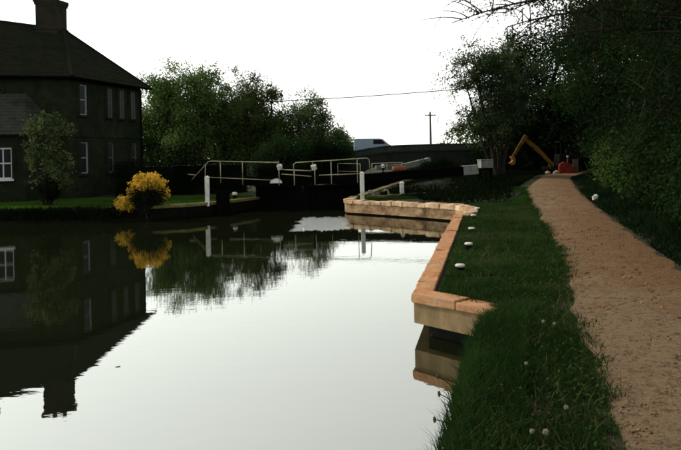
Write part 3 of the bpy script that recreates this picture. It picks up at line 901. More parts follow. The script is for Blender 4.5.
# ------------------------------------------------------------------ bridge, road, van
def bridge():
    t = thing('canal_bridge', (3.6, 57, -2.2), 'low mossy brick bridge carrying a road behind the lock', 'bridge')
    Y0, Y1 = 57.0, 61.6
    xs = np.linspace(0.2, 16, 60)
    def top(x): return 3.20 - 0.62 * max(0, (5.5 - x) / 5.3) ** 2 - 0.10 * max(0, (x - 8) / 8) ** 2
    cx, rx = 3.7, 2.9
    def under(x): 
        q = 1 - ((x - cx) / rx) ** 2
        return -2.6 if q <= 0 else -0.6 + 2.1 * math.sqrt(q)
    for (ya, yb) in ((Y0, Y0 + .4), (Y1 - .4, Y1)):
        f, pz, st = MB(), MB(), MB()
        for i in range(len(xs) - 1):
            a, b = float(xs[i]), float(xs[i + 1])
            za, zb = top(a), top(b)
            f.hexa([(a, ya, under(a)), (b, ya, under(b)), (b, yb, under(b)), (a, yb, under(a))], [(a, ya, za - .62), (b, ya, zb - .62), (b, yb, zb - .62), (a, yb, za - .62)])
            pz.hexa([(a, ya + .03, za - .5), (b, ya + .03, zb - .5), (b, yb - .03, zb - .5), (a, yb - .03, za - .5)], [(a, ya + .03, za - .1), (b, ya + .03, zb - .1), (b, yb - .03, zb - .1), (a, yb - .03, za - .1)])
            st.hexa([(a, ya - .06, za - .618), (b, ya - .06, zb - .618), (b, yb + .06, zb - .618), (a, yb + .06, za - .618)], [(a, ya - .06, za - .502), (b, ya - .06, zb - .502), (b, yb + .06, zb - .502), (a, yb + .06, za - .502)])
        f.build('spandrel', M['bridge'], t); po = pz.build('parapet', M['parapet'], t); st.build('string_course', M['bridge'], t)
        for i in range(0, len(xs) - 3, 3):
            a, b = float(xs[i]), float(xs[i + 3])
            MB().hexa([(a + .01, ya - .03, top(a) - .098), (b - .01, ya - .03, top(b) - .098), (b - .01, yb + .03, top(b) - .098), (a + .01, yb + .03, top(a) - .098)],
                      [(a + .01, ya - .03, top(a) + .01), (b - .01, ya - .03, top(b) + .01), (b - .01, yb + .03, top(b) + .01), (a + .01, yb + .03, top(a) + .01)]).build('coping_slab', M['parapet'], po, bevel=.03)
    v = MB()
    for i in range(len(xs) - 1):
        a, b = float(xs[i]), float(xs[i + 1])
        v.hexa([(a, Y0 + .41, under(a)), (b, Y0 + .41, under(b)), (b, Y1 - .41, under(b)), (a, Y1 - .41, under(a))], [(a, Y0 + .41, 2.2), (b, Y0 + .41, 2.2), (b, Y1 - .41, 2.2), (a, Y1 - .41, 2.2)])
    v.build('vault', M['bridge'], t)
bridge()
e = MB()
for x0, x1, za, zb in ((-60, -6, 1.2, 2.0), (-6, .19, 2.0, 2.2), (16.01, 60, 2.2, 1.6)):
    e.hexa([(x0, 54.5, .3), (x1, 54.5, .3), (x1, 64.5, .3), (x0, 64.5, .3)], [(x0, 57.1, za), (x1, 57.1, zb), (x1, 61.6, zb), (x0, 61.6, za)])
tag(e.build('road_embankment', M['ground']), kind='structure')
e = MB()
for x0, x1, za, zb in ((-60, -6, 1.2, 2.0), (-6, .19, 2.0, 2.2), (.19, 16.01, 2.2, 2.2), (16.01, 60, 2.2, 1.6)):
    e.add([(x0, 57.45, za + .012), (x1, 57.45, zb + .012), (x1, 61.15, zb + .012), (x0, 61.15, za + .012)], [(0, 1, 2, 3)])
tag(e.build('road', M['asphalt']), kind='structure')

def van():
    x0, yc, z = 1.15, 58.7, 2.22
    t = thing('van', (x0 + 2, yc, z), 'grey-blue van crossing the bridge, only its roof showing above the parapet', 'van')
    S = .72
    prof = [(0, .35), (4.3 * S, .35), (4.35 * S, .95), (3.95 * S, 1.08), (3.35 * S, 1.48), (3.0 * S, 1.56), (.1, 1.59), (0, 1.46)]
    b = MB()
    def ring(y, s): return [(x0 + px, y, z + pz if pz < 1.1 else z + pz) for px, pz in prof]
    b.prism(ring(yc - .82, 1), ring(yc + .82, 1))
    b.build('body', M['vanpaint'], t, bevel=.06)
    for sy in (-1, 1):
        y = yc + sy * .826
        MB().prism([(x0 + 2.2 * S, y - .004, z + 1.08), (x0 + 3.62 * S, y - .004, z + 1.08), (x0 + 3.2 * S, y - .004, z + 1.43), (x0 + 2.2 * S, y - .004, z + 1.45)],
                   [(x0 + 2.2 * S, y + .004, z + 1.08), (x0 + 3.62 * S, y + .004, z + 1.08), (x0 + 3.2 * S, y + .004, z + 1.43), (x0 + 2.2 * S, y + .004, z + 1.45)]).build('side_window', M['glass'], t)
        for wx in (.85, 3.5):
            w_ = MB().tube([(x0 + wx * S, yc + sy * .62, z + .29), (x0 + wx * S, yc + sy * .84, z + .29)], .29, 18).build('wheel', M['rubber_and_shade'], t)
            MB().tube([(x0 + wx * S, yc + sy * .84, z + .29), (x0 + wx * S, yc + sy * .85, z + .29)], .18, 14).build('rim', M['steel'], w_)
        MB().box((x0 + 4.33 * S, yc + sy * .6, z + .8), (.06, .22, .14)).build('headlight', M['frame'], t)
    MB().hexa([(x0 + 3.98 * S, yc - .7, z + 1.09), (x0 + 3.98 * S, yc + .7, z + 1.09), (x0 + 3.965 * S, yc + .7, z + 1.07), (x0 + 3.965 * S, yc - .7, z + 1.07)],
              [(x0 + 3.40 * S, yc - .65, z + 1.45), (x0 + 3.40 * S, yc + .65, z + 1.45), (x0 + 3.385 * S, yc + .65, z + 1.45), (x0 + 3.385 * S, yc - .65, z + 1.45)]).build('windscreen', M['glass'], t)
van()

# utility pole and overhead cable
t = thing('utility_pole', (11.9, 92, .5), 'distant wooden utility pole with crossarm above the bridge', 'pole')
MB().tube([(11.9, 92, .4), (11.9, 92, 8.0)], [.19, .13], 8).build('shaft', M['polewood'], t)
MB().box((11.9, 91.85, 7.5), (1.5, .12, .14)).build('crossarm', M['polewood'], t)
for dx in (-.6, -.25, .25, .6):
    MB().lathe((11.9 + dx, 91.85, 7.57), [(.05, 0), (.06, .1), (.03, .2)], 8).build('insulator', M['frame'], t)
cb = MB()
cp = [Vector((x, 75, 8.62 + .045 * x + .004 * (x - 3) ** 2 * .25)) for x in np.linspace(-13, 19, 16)]
cb.tube(cp, .06, 5)
tag(cb.build('overhead_cable', M['cable'], loc=(cp[0].x, 75, cp[0].z)), 'thin black overhead cable crossing the pale sky', 'cable')
for i, q in enumerate((cp[0], cp[-1])):
    t = thing('utility_pole', (q.x, 75.15, .5), ('wooden pole hidden in the left trees holding the cable', 'wooden pole hidden in the right trees holding the cable')[i], 'pole')
    MB().tube([(q.x, 75.17, .4), (q.x, 75.17, q.z + .2)], [.17, .12], 8).build('shaft', M['polewood'], t)

# ------------------------------------------------------------------ excavator and works
def excavator():
    bx, by, bz = 15.0, 47.0, .92
    t = thing('mini_excavator', (bx, by, bz), 'yellow mini excavator with raised bent arm in the shade at the path end', 'excavator')
    for s in (-1, 1):
        y = by + s * .55
        pr_ = [(-.8, .0), (.8, .0), (1.0, .2), (.95, .42), (.75, .5), (-.75, .5), (-.95, .42), (-1.0, .2)]
        tr = MB().prism([(bx + px, y - .17, bz + pz) for px, pz in pr_], [(bx + px, y + .17, bz + pz) for px, pz in pr_]).build('track', M['rubber_and_shade'], t, bevel=.03)
        for wx in (-.72, 0, .72):
            MB().tube([(bx + wx, y + s * .16, bz + .25), (bx + wx, y + s * .19, bz + .25)], .16, 12).build('track_wheel', M['rubber_and_shade'], tr)
    MB().box((bx, by, bz + .6), (.9, .9, .2)).build('undercarriage', M['rubber_and_shade'], t)
    MB().box((bx + .25, by, bz + .98), (1.5, 1.25, .55)).build('body', M['rubber_and_shade'], t, bevel=.08)  # body, canopy, seat and blade coloured near-black for the shade under the trees
    c = MB()
    for px in (-.35, .75):
        for py in (-.5, .5): c.beam((bx + px, by + py, bz + 1.25), (bx + px, by + py, bz + 2.05), .06, .06)
    c.box((bx + .2, by, bz + 2.08), (1.3, 1.15, .08))
    c.build('canopy', M['rubber_and_shade'], t)
    MB().box((bx + .35, by, bz + 1.45), (.45, .45, .35)).build('seat', M['rubber_and_shade'], t, bevel=.06)
    # arm in the plane y = by-0.3
    ya = by - .3
    p0 = Vector((14.05, ya, 1.55)); p1 = Vector((13.2, ya, 2.45)); p2 = Vector((12.3, ya, 3.28)); p3 = Vector((11.42, ya, 1.95))
    bo = MB().beam(p0, p1, .20, .22, .2, .30).beam(p1, p2, .2, .30, .18, .2).build('boom', M['digger'], t, bevel=.02)
    MB().tube([p0 + Vector((-.35, 0, .1)), p1 + Vector((-.1, 0, -.12))], .05, 8).build('hydraulic_ram', M['rubber_and_shade'], bo)
    so = MB().beam(p2 + Vector((.12, .0, .18)), p3, .16, .26, .14, .16).build('dipper_arm', M['digger'], t, bevel=.02)
    MB().tube([p1 + Vector((-.1, -.02, .25)), p2 + Vector((.1, -.02, .2))], .05, 8).build('hydraulic_ram', M['rubber_and_shade'], so)
    pb = [(-.12, .15), (.12, .12), (.22, -.12), (.16, -.38), (-.02, -.45), (-.22, -.30), (-.08, -.26), (.02, -.12)]
    MB().prism([(p3.x + x, ya - .22, p3.z + z) for x, z in pb], [(p3.x + x, ya + .22, p3.z + z) for x, z in pb]).build('bucket', M['bucket'], t, bevel=.015)
    MB().beam(p0 + Vector((.0, 0, -.35)), p0 + Vector((.0, 0, .1)), .3, .26).build('swing_post', M['digger'], t)
    MB().box((bx - 1.25, by, bz + .25), (.1, 1.4, .4)).build('dozer_blade', M['rubber_and_shade'], t)
excavator()
t = thing('safety_barrier', (14.5, 45.0, .9), 'bulging red plastic barrier sheet at the end of the path', 'barrier')
bsh = MB()
N = 14
prof = [(.02, 0), (.0, .48), (.08, .68), (.28, .78), (.52, .74), (.80, .60), (.92, .40), (.94, 0)]
front, back = [], []
for i in range(len(prof)):
    x, z = prof[i]
    front.append((14.0 + x, 44.9 - .15 * math.sin(math.pi * min(1, x)), .90 + z)); back.append((14.0 + x, 45.12, .90 + z * .97))
bsh.prism(front, back)
bsh.build('sheet', M['red'], t, bevel=.04)
MB().beam((14.66, 45.2, .7), (14.66, 45.2, 1.98), .06, .06).build('stake', M['polewood'], t)
MB().box((14.66, 45.2, 2.02), (.09, .09, .08)).build('stake_tip', M['white'], t)
t = thing('timber_board', (15.1, 45.2, .9), 'brown board standing upright beside the red barrier', 'board')
MB().box((15.18, 45.25, 1.35), (.36, .06, .95), .1).build('board', M['brown'], t, bevel=.01)
MB().box((15.18, 45.19, 1.4), (.32, .03, .09), .1).build('batten', M['brown'], t)
for i, (x, y, r) in enumerate(((13.1, 44.3, .17), (13.55, 44.1, .2))):
    o = MB().blob((x, y, 1.0), (r, r * .8, r * .8), i + 3).build('rubble_stone', M['palestone'], loc=(x, y, .88))
    tag(o, ('pale rubble stone under the excavator boom', 'larger pale rubble stone left of the red barrier')[i], 'stone', 'rubble at the path end')

# ------------------------------------------------------------------ trees and shrubs
def bez(a, b, c, n):
    a, b, c = map(np.array, (a, b, c))
    t = np.linspace(0, 1, n)[:, None]
    return (1 - t) ** 2 * a + 2 * t * (1 - t) * b + t ** 2 * c

def tree(name, label, cat, base, top, center, radii, tr, n_limbs, subs, n_leaves, leaf, mat, seed, stems=1, sigma=None, low=0.25, group=None,
         extra=None, upright=0.3, shell=(0.5, 1.05), minz=0.3):
    rng = np.random.default_rng(seed)
    base = np.array(base, float); center = np.array(center, float); radii = np.array(radii, float)
    t = thing(name, tuple(base), label, cat, group)
    wood = MB()
    tips = []
    sp = []
    for s in range(stems):
        off = np.zeros(3)
        if stems > 1:
            an = 2 * math.pi * s / stems + rng.uniform(-.4, .4)
            off = np.array([math.cos(an), math.sin(an), 0])
        b0 = base + off * tr * 1.2 + np.array([0, 0, -.15])
        tp = np.array([center[0], center[1], 0]) + off * radii * .45 * (stems > 1)
        tp[2] = base[2] + top * rng.uniform(.8, .92)
        mid = (b0 + tp) / 2 + rng.normal(size=3) * radii * .12 + off * radii * .1
        pts = bez(b0, mid, tp, 9)
        pts[1:-1] += rng.normal(size=(7, 3)) * tr * .35
        rr = np.linspace(tr, tr * .15, 9); rr[0] *= 1.35
        wood.tube(pts, list(rr), 8)
        sp.append(pts)
    R_ = float(radii.mean())
    for i in range(n_limbs):
        pts = sp[i % stems]
        f = low + (1 - low) * rng.uniform(0, 1)
        idx = f * 8; k = int(min(7, idx)); fr = idx - k
        st = pts[k] * (1 - fr) + pts[k + 1] * fr
        dv = rng.normal(size=3); dv[2] = dv[2] * .9 + (f - .5) * 2.2
        dv /= np.linalg.norm(dv)
        tg = center + dv * radii * rng.uniform(*shell)
        if tg[2] < base[2] + minz: tg[2] = base[2] + minz + rng.uniform(0, .6)
        md = st * .5 + tg * .5 + np.array([0, 0, upright * rng.uniform(-.2, 1) * R_ * .5]) + rng.normal(size=3) * R_ * .08
        lp = bez(st, md, tg, 7)
        r0 = tr * .32 * (1.15 - f)
        wood.tube(lp, list(np.linspace(max(r0, .02), .012, 7)), 5, cap=False)
        for j in range(subs):
            q = rng.uniform(.3, 1)
            idx = q * 6; k = int(min(5, idx)); fr = idx - k
            s0 = lp[k] * (1 - fr) + lp[k + 1] * fr
            dd = rng.normal(size=3); dd += (tg - center) / R_ * .6 + np.array([0, 0, upright])
            dd /= np.linalg.norm(dd)
            e_ = s0 + dd * R_ * rng.uniform(.12, .34)
            if e_[2] < base[2] + .15: e_[2] = base[2] + .15
            m2 = (s0 + e_) / 2 + rng.normal(size=3) * R_ * .03
            bp = bez(s0, m2, e_, 4)
            wood.tube(bp, [.016, .012, .008, .005], 3, cap=False)
            tips += [bp[1], bp[2], bp[3], bp[3]]
    if extra: extra(wood, tips, rng)
    wood.build('trunk', M['bark'], t)
    tips = np.array(tips)
    sg = sigma if sigma else R_ * .085
    # unequal clumps
    wts = rng.uniform(.15, 1, len(tips)) ** 1.5; wts /= wts.sum()
    ci = rng.choice(len(tips), n_leaves, p=wts)
    c = tips[ci] + rng.normal(size=(n_leaves, 3)) * sg * np.array([1, 1, .8])
    c[:, 2] = np.maximum(c[:, 2], base[2] + .05)
    mesh_np('crown', leaf_quads(rng, c, leaf), 4, mat, t)
    return t

G1 = 'trees behind the lock gates'
tree('bushy_tree', 'tall dense green tree right beside the cottage', 'tree', (-14.93, 66.81, 0.50), 11.23, (-14.80, 66.81, 5.44), (5.11, 3.93, 5.76), 0.34, 96, 10, 52000, 0.195, M['leaf_left'], 11, 3, 0.35, .05, G1, upright=1.2, shell=(.35, 1.15))
tree('bushy_tree', 'dark green tree between the tall left tree and the airy one', 'tree', (-8.38, 67.47, 0.50), 8.87, (-8.12, 67.47, 4.40), (3.80, 3.41, 4.72), 0.29, 66, 10, 28000, 0.183, M['leaf_b'], 12, 3, 0.34, .05, G1, upright=1.1, shell=(.35, 1.15))
tree('bushy_tree', 'pale grey-green tree rising behind the two dark left trees', 'tree', (-10.35, 72.05, 0.50), 10.18, (-10.22, 72.05, 5.71), (3.41, 2.88, 5.11), 0.26, 44, 9, 12000, 0.171, M['leaf_pale'], 13, 3, 0.26, .1, G1, upright=1.4, shell=(.4, 1.1))
tree('airy_tree', 'airy thin-leaved tree left of the bridge parapet', 'tree', (-3.14, 69.69, 0.50), 8.61, (-3.01, 69.69, 4.13), (4.32, 2.88, 4.45), 0.22, 76, 10, 32000, 0.159, M['leaf_pale'], 14, 5, 0.34, .06, G1, upright=1.0, shell=(.35, 1.15))
tree('airy_tree', 'small sparse tree below the airy tree near the railing', 'tree', (-4.4, 49, .5), 3.4, (-4.2, 49, 2.0), (2.4, 1.6, 1.6), .14, 40, 9, 15000, .14, M['leaf'], 15, 3, .28, .05, G1)
tree('low_tree', 'low dark tree at the left end of the bridge', 'tree', (-.3, 54, .5), 3.8, (-.3, 54, 2.0), (1.5, 1.2, 1.8), .12, 30, 8, 9000, .13, M['leaf'], 16, 2, .24, .05, G1)
tree('low_tree', 'distant rounded tree showing over the van on the bridge', 'tree', (-.2, 78, .5), 5.6, (-.1, 78, 3.2), (2.8, 2.2, 2.4), .2, 26, 7, 6000, .24, M['leaf_pale'], 17, 1, .4, .1, G1)
tree('bushy_tree', 'dark tree behind the cottage roof corner', 'tree', (-20.96, 65.50, 0.50), 7.30, (-20.96, 65.50, 3.61), (4.19, 3.41, 3.93), 0.29, 36, 8, 14000, 0.207, M['leaf'], 18, 1, 0.45, .05, G1)
tree('bushy_tree', 'dark thicket tree filling the gap behind the lock railing', 'tree', (-1.2, 50.6, .5), 3.6, (-1.3, 50.6, 1.9), (1.8, 1.2, 1.6), .12, 34, 8, 11000, .13, M['leaf_deep'], 19, 3, .25, .05, G1)

tree('thicket_tree', 'mid-green thicket tree joining the tall left tree to its neighbour', 'tree', (-11.53, 69.43, 0.50), 8.09, (-11.53, 69.43, 3.87), (3.67, 2.36, 4.19), 0.26, 60, 9, 24000, 0.195, M['leaf_left'], 21, 4, 0.42, .03, G1, upright=.9, minz=.1)
tree('thicket_tree', 'mid-green thicket tree under the airy tree by the railing', 'tree', (-6.03, 69.43, 0.50), 6.78, (-6.03, 69.43, 3.22), (3.41, 2.10, 3.54), 0.26, 56, 9, 21000, 0.183, M['leaf_b'], 22, 4, 0.39, .03, G1, upright=.9, minz=.1)
tree('thicket_tree', 'green thicket tree between the cottage corner and the tall left tree', 'tree', (-17.2, 68, .5), 8.2, (-17.2, 68, 4.2), (3.4, 2.2, 4.0), .2, 60, 9, 24000, .2, M['leaf_left'], 23, 4, .42, .03, G1, upright=.9, minz=.1)
# hedge
def hedge(label, pts, h, w_, n, seed, mat, leaf=.10):
    rng = np.random.default_rng(seed)
    a0 = Vector((*pts[0], .5))
    t = thing('hedge', a0, label, 'hedge')
    seg = resample(pts, .35)
    ctr = []
    wood = MB()
    for i, p in enumerate(seg):
        hh = h * (1 + .07 * math.sin(i * .7) + rng.uniform(-.04, .04))
        if i % 2 == 0: wood.tube([(p.x, p.y, .35), (p.x + rng.uniform(-.1, .1), p.y, .5 + hh * .8)], [.04, .015], 5)
        m = n // len(seg)
        x = rng.uniform(-1, 1, m); z = rng.uniform(0, 1, m) ** .85
        ed = rng.random(m) < .6
        x = np.where(ed, np.sign(x) * rng.uniform(.75, 1.02, m), x)
        ctr.append(np.stack([p.x + rng.normal(size=m) * .22, p.y + x * w_ / 2 * (1 - .25 * z ** 3) + rng.normal(size=m) * .04, .5 + z * hh], 1))
    wood.build('stems', M['bark'], t)
    mesh_np('foliage', leaf_quads(rng, np.concatenate(ctr), leaf), 4, mat, t)
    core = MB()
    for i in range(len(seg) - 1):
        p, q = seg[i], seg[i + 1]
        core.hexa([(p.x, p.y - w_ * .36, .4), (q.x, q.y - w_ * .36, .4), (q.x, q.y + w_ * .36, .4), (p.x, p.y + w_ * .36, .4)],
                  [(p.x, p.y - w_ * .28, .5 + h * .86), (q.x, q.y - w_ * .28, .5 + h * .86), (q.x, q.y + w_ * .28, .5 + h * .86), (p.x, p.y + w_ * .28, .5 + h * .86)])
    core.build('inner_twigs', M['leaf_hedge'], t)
hedge('long dark clipped hedge running from the cottage to the lock', [(-11.6, 36.5), (-8, 37.2), (-5.2, 38.2)], 1.75, 1.2, 12000, 31, M['leaf_hedge'])
hedge('low dark hedge behind the railing left of the chamber', [(-5.5, 46.5), (-1.6, 47)], 1.35, 1.3, 5000, 32, M['leaf_hedge'])

# sapling and golden bush on the left lawn
tree('blossoming_sapling', 'small pale-leaved sapling on the lawn in front of the cottage', 'tree', (-12.45, 29.6, .52), 4.0, (-12.4, 29.6, 2.5), (1.15, 1.0, 1.75), .06, 42, 7, 4600, .115, M['blossom'], 41, 3, .085, .2, upright=.8, shell=(.35, 1.2))
tree('small_shrub', 'dark rounded shrub at the foot of the pale sapling', 'shrub', (-12.2, 29.2, .52), 1.3, (-12.2, 29.2, 1.0), (.55, .5, .6), .04, 20, 6, 2600, .08, M['leaf_hedge'], 42, 3, .1, .1)
def golden_bush():
    rng = np.random.default_rng(51)
    b = np.array([-7.75, 27.5, .15])
    t = thing('golden_bush', tuple(b), 'bright golden yellow bush on the bank with its shaded side coloured dark green', 'shrub')
    wood = MB()
    tips_y, tips_g = [], []
    for (cx, cz, rx, rz, nn) in ((0.12, 1.05, .80, .78, 150), (-.62, .45, .45, .42, 50)):
        for i in range(nn):
            dv = rng.normal(size=3); dv[2] = abs(dv[2]) * .9 - .12; dv /= np.linalg.norm(dv)
            c0 = b + np.array([cx, 0, cz - rz * .35])
            e_ = c0 + dv * np.array([rx, rx * .9, rz * 1.1]) * rng.uniform(.85, 1.1)
            st = b + np.array([cx * .5 + rng.normal() * .08, rng.normal() * .08, -.1])
            bp = bez(st, (st + e_) / 2 + np.array([0, 0, .15]), e_, 6)
            wood.tube(bp, list(np.linspace(.02, .005, 6)), 3, cap=False)
            up = dv[2] + .35 * (-dv[0]) - .1 * dv[1]  # sun-facing tips get yellow leaves, the shaded side is coloured dark green
            if (up > (.30 if nn > 100 else .05) or (rng.random() < .15 and dv[2] > 0)) and not (nn > 100 and dv[1] < .15 and dv[2] < .62 and dv[0] < .75): tips_y += [bp[5], bp[5], bp[4]]
            tips_g += [bp[3], bp[4] * .5 + bp[3] * .5, bp[4] if up <= .40 else bp[3], bp[2]]
    wood.build('stems', M['bark'], t)
    def lv(name, tips, n, s, sg, mat):
        tips = np.array(tips)
        c = tips[rng.integers(0, len(tips), n)] + rng.normal(size=(n, 3)) * sg
        c[:, 2] = np.maximum(c[:, 2], .06)
        mesh_np(name, leaf_quads(rng, c, s), 4, mat, t)
    lv('sunlit_gold_foliage', tips_y, 7500, .075, .06, M['yellow'])
    lv('shaded_foliage', tips_g, 5200, .085, .12, M['leaf_hedge'])
golden_bush()

# right-hand trees
G2 = 'dark trees along the towpath'
tree('multi_stem_tree', 'open multi-stemmed tree with sky showing through, right of the bridge', 'tree', (9.75, 43.0, .8), 8.6, (9.2, 43, 5.6), (3.6, 2.5, 3.7), .13, 96, 9, 26000, .12, M['leaf_open'], 61, 7, .17, .18, G2, upright=.7, shell=(.45, 1.1), minz=2.5)
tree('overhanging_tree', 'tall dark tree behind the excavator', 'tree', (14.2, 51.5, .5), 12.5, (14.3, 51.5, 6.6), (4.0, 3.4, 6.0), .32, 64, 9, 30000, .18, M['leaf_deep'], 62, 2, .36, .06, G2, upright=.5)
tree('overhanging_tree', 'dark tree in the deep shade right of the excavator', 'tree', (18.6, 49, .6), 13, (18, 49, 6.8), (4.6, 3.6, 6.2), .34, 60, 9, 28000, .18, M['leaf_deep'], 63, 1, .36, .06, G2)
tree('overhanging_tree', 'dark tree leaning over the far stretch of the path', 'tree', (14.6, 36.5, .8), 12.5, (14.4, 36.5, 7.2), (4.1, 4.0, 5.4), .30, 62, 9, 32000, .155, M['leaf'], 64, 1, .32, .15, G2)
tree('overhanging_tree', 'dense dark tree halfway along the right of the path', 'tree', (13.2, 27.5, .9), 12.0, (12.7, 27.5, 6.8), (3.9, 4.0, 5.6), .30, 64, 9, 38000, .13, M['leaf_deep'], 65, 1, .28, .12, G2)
tree('overhanging_tree', 'dense dark tree on the right nearer to the camera', 'tree', (10.9, 19.0, .9), 10.5, (10.0, 19.0, 5.6), (3.4, 3.6, 5.0), .26, 64, 10, 42000, .10, M['leaf'], 66, 1, .23, .1, G2)
def boughs(wood, tips, rng):
    # long sparse boughs reaching over the path towards the water
    for (st, md, en, nsub) in (((9.6, 14.5, 4.6), (6.2, 15.2, 6.5), (2.65, 16.2, 5.35), 60), ((9.3, 14.0, 5.2), (6.0, 15.6, 7.0), (3.0, 17.5, 6.1), 60),
                               ((9.6, 14.5, 4.2), (6.6, 15.0, 5.9), (3.9, 16.0, 5.2), 50), ((9.3, 14.0, 5.0), (6.6, 16.2, 6.8), (4.4, 18.5, 6.0), 50),
                               ((9.6, 14.5, 4.0), (7.0, 15.5, 5.5), (5.0, 17.0, 5.0), 44)):
        lp = bez(st, md, en, 12)
        wood.tube(lp, list(np.linspace(.075, .012, 12)), 6, cap=False)
        for j in range(nsub):
            q = rng.uniform(.25, 1) * 11; k = int(min(10, q)); fr = q - k
            s0 = lp[k] * (1 - fr) + lp[k + 1] * fr
            dd = rng.normal(size=3) * .8 + np.array([-.45, .1, -.12]); dd /= np.linalg.norm(dd)
            e_ = s0 + dd * rng.uniform(.35, 1.15)
            bp = bez(s0, (s0 + e_) / 2 + np.array([0, 0, .12]), e_, 5)
            wood.tube(bp, [.018, .014, .011, .009, .006], 4, cap=False)
            w0 = (k / 11.0)
            if rng.random() < .62 - .6 * w0: tips += [bp[2], bp[3], bp[4]]
            elif rng.random() < .12: tips += [bp[4]]
            for q2 in range(2):
                f_ = bp[2 + q2] + rng.normal(size=3) * .22 + np.array([-.12, 0, .02])
                wood.tube([bp[2 + q2], (bp[2 + q2] + f_) / 2 + np.array([0, 0, .03]), f_], [.007, .006, .004], 3, cap=False)
tree('overhanging_tree', 'near right tree with thin boughs reaching over the path', 'tree', (9.4, 13.2, .9), 9.0, (8.9, 13.4, 5.0), (3.0, 3.0, 4.4), .24, 56, 10, 56000, .07, M['leaf'], 67, 1, .19, .1, G2, extra=boughs)
tree('overhanging_tree', 'nearest leafy tree at the right edge of the picture', 'tree', (7.9, 8.8, .9), 6.5, (7.3, 9.0, 3.4), (1.9, 2.0, 2.9), .16, 56, 10, 30000, .07, M['leaf'], 68, 2, .14, .08, G2)

# undergrowth shrubs beside the path
G3 = 'leafy shrubs along the right of the towpath'
shr = [((6.55, 10.6), 1.5, (.95, 1.2, .85), 'leaf', 'leafy shrub at the right picture edge over the path'),
       ((7.3, 13.4), 2.2, (1.1, 1.4, 1.2), 'leaf', 'dark shrub by the path before the near right tree'),
       ((8.3, 17.0), 2.0, (1.2, 1.5, 1.1), 'leaf', 'shrub between the two near right trees'),
       ((9.3, 21.0), 2.3, (1.3, 1.6, 1.3), 'leaf', 'dark shrub by the bend of tree shade on the path'),
       ((10.4, 25.0), 1.9, (1.2, 1.5, 1.1), 'leaf_fresh', 'bright-leaved shrub behind the white litter'),
       ((11.8, 29.5), 2.2, (1.3, 1.5, 1.2), 'leaf_b', 'shrub beside the path short of the barrier'),
       ((13.3, 34.5), 2.4, (1.5, 1.6, 1.4), 'leaf', 'dark shrub nearest the red barrier'),
       ((16.6, 42.0), 2.6, (1.5, 1.5, 1.6), 'leaf_deep', 'dark shrub behind the brown board'),
       ((11.2, 47.8), 1.7, (1.6, 1.2, 1.2), 'leaf_deep', 'dark shrub left of the excavator bucket'),
       ((11.2, 52.0), 2.2, (1.6, 1.2, 1.4), 'leaf_deep', 'dark shrub at the foot of the multi-stemmed tree'),
       ((6.4, 45.0), 1.0, (1.5, 1.0, .7), 'leaf_hedge', 'low dark shrub on the lock side before the bridge')]
for i, ((x, y), h, rad, mt, lab) in enumerate(shr):
    z = gh(x, y)
    tree('roadside_shrub', lab, 'shrub', (x, y, z), h, (x, y, z + h * .52), rad, .05, 34, 7, 5200 if y > 18 else 9000, .075 + .0016 * y, M[mt], 80 + i, 5, .1 + .002 * y, .05, G3, upright=.5, minz=.1)

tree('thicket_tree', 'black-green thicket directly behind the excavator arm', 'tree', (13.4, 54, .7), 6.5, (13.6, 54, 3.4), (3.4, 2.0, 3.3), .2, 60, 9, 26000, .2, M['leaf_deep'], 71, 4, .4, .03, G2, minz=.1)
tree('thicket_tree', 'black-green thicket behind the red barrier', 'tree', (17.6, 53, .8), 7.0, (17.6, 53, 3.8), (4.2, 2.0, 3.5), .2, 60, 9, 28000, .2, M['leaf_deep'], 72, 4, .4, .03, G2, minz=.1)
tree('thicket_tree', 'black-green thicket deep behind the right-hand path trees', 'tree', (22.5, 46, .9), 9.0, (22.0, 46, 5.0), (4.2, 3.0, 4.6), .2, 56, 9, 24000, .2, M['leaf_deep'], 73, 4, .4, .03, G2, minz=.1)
# backdrop wood far behind
def far_wood():
    rng = np.random.default_rng(99)
    c = []
    for x in np.arange(-75, 110, 1.8):
        y = 118 + 8 * math.sin(x * .13) + rng.uniform(-4, 4)
        h = 4.3 + 1.2 * math.sin(x * .21) + rng.uniform(-1, 1.2)
        if x > 20: h += 4
        if -2 < x < 16: h = min(h, 3.2)
        n = 700
        q = rng.normal(size=(n, 3)); q /= np.linalg.norm(q, axis=1, keepdims=True)
        q *= rng.uniform(.6, 1, (n, 1))
        c.append(q * np.array([2.4, 2.4, h * .55]) + np.array([x, y, .5 + h * .5]))
    c = np.concatenate(c); c = c[c[:, 2] > .4]
    o = mesh_np('distant_wood', leaf_quads(rng, c, .5), 4, M['leaf_pale'], loc=(0, 118, .5))
    tag(o, 'distant line of woodland behind the bridge', 'woodland', kind='stuff')
far_wood()

# ------------------------------------------------------------------ grass, gravel, small things
def blades(name, label, pts, h, wd, mat, seed, lean=.45, kind='stuff'):
    rng = np.random.default_rng(seed)
    n = len(pts)
    an = rng.uniform(0, 2 * math.pi, n); ld = rng.uniform(0, 2 * math.pi, n)
    side = np.stack([np.cos(an), np.sin(an), np.zeros(n)], 1) * (wd / 2)[:, None]
    ln = np.stack([np.cos(ld), np.sin(ld), np.zeros(n)], 1) * (h * rng.uniform(.1, lean * 2, n))[:, None]
    up = np.zeros((n, 3)); up[:, 2] = h
    m = pts + up * .55 + ln * .3
    tip = pts + up * (1 - .15 * rng.random(n))[:, None] + ln
    v = np.stack([pts - side, pts + side, m + side * .8, m - side * .8, tip], 1).reshape(-1, 3)
    b = np.arange(n)[:, None] * 5
    tr = np.concatenate([b + np.array([0, 1, 2]), b + np.array([0, 2, 3]), b + np.array([3, 2, 4])], 1).reshape(-1, 3)
    o = mesh_np(name, v, 3, mat, loc=(0, 0, .5), tris=tr)
    return tag(o, label, 'grass', kind=kind)
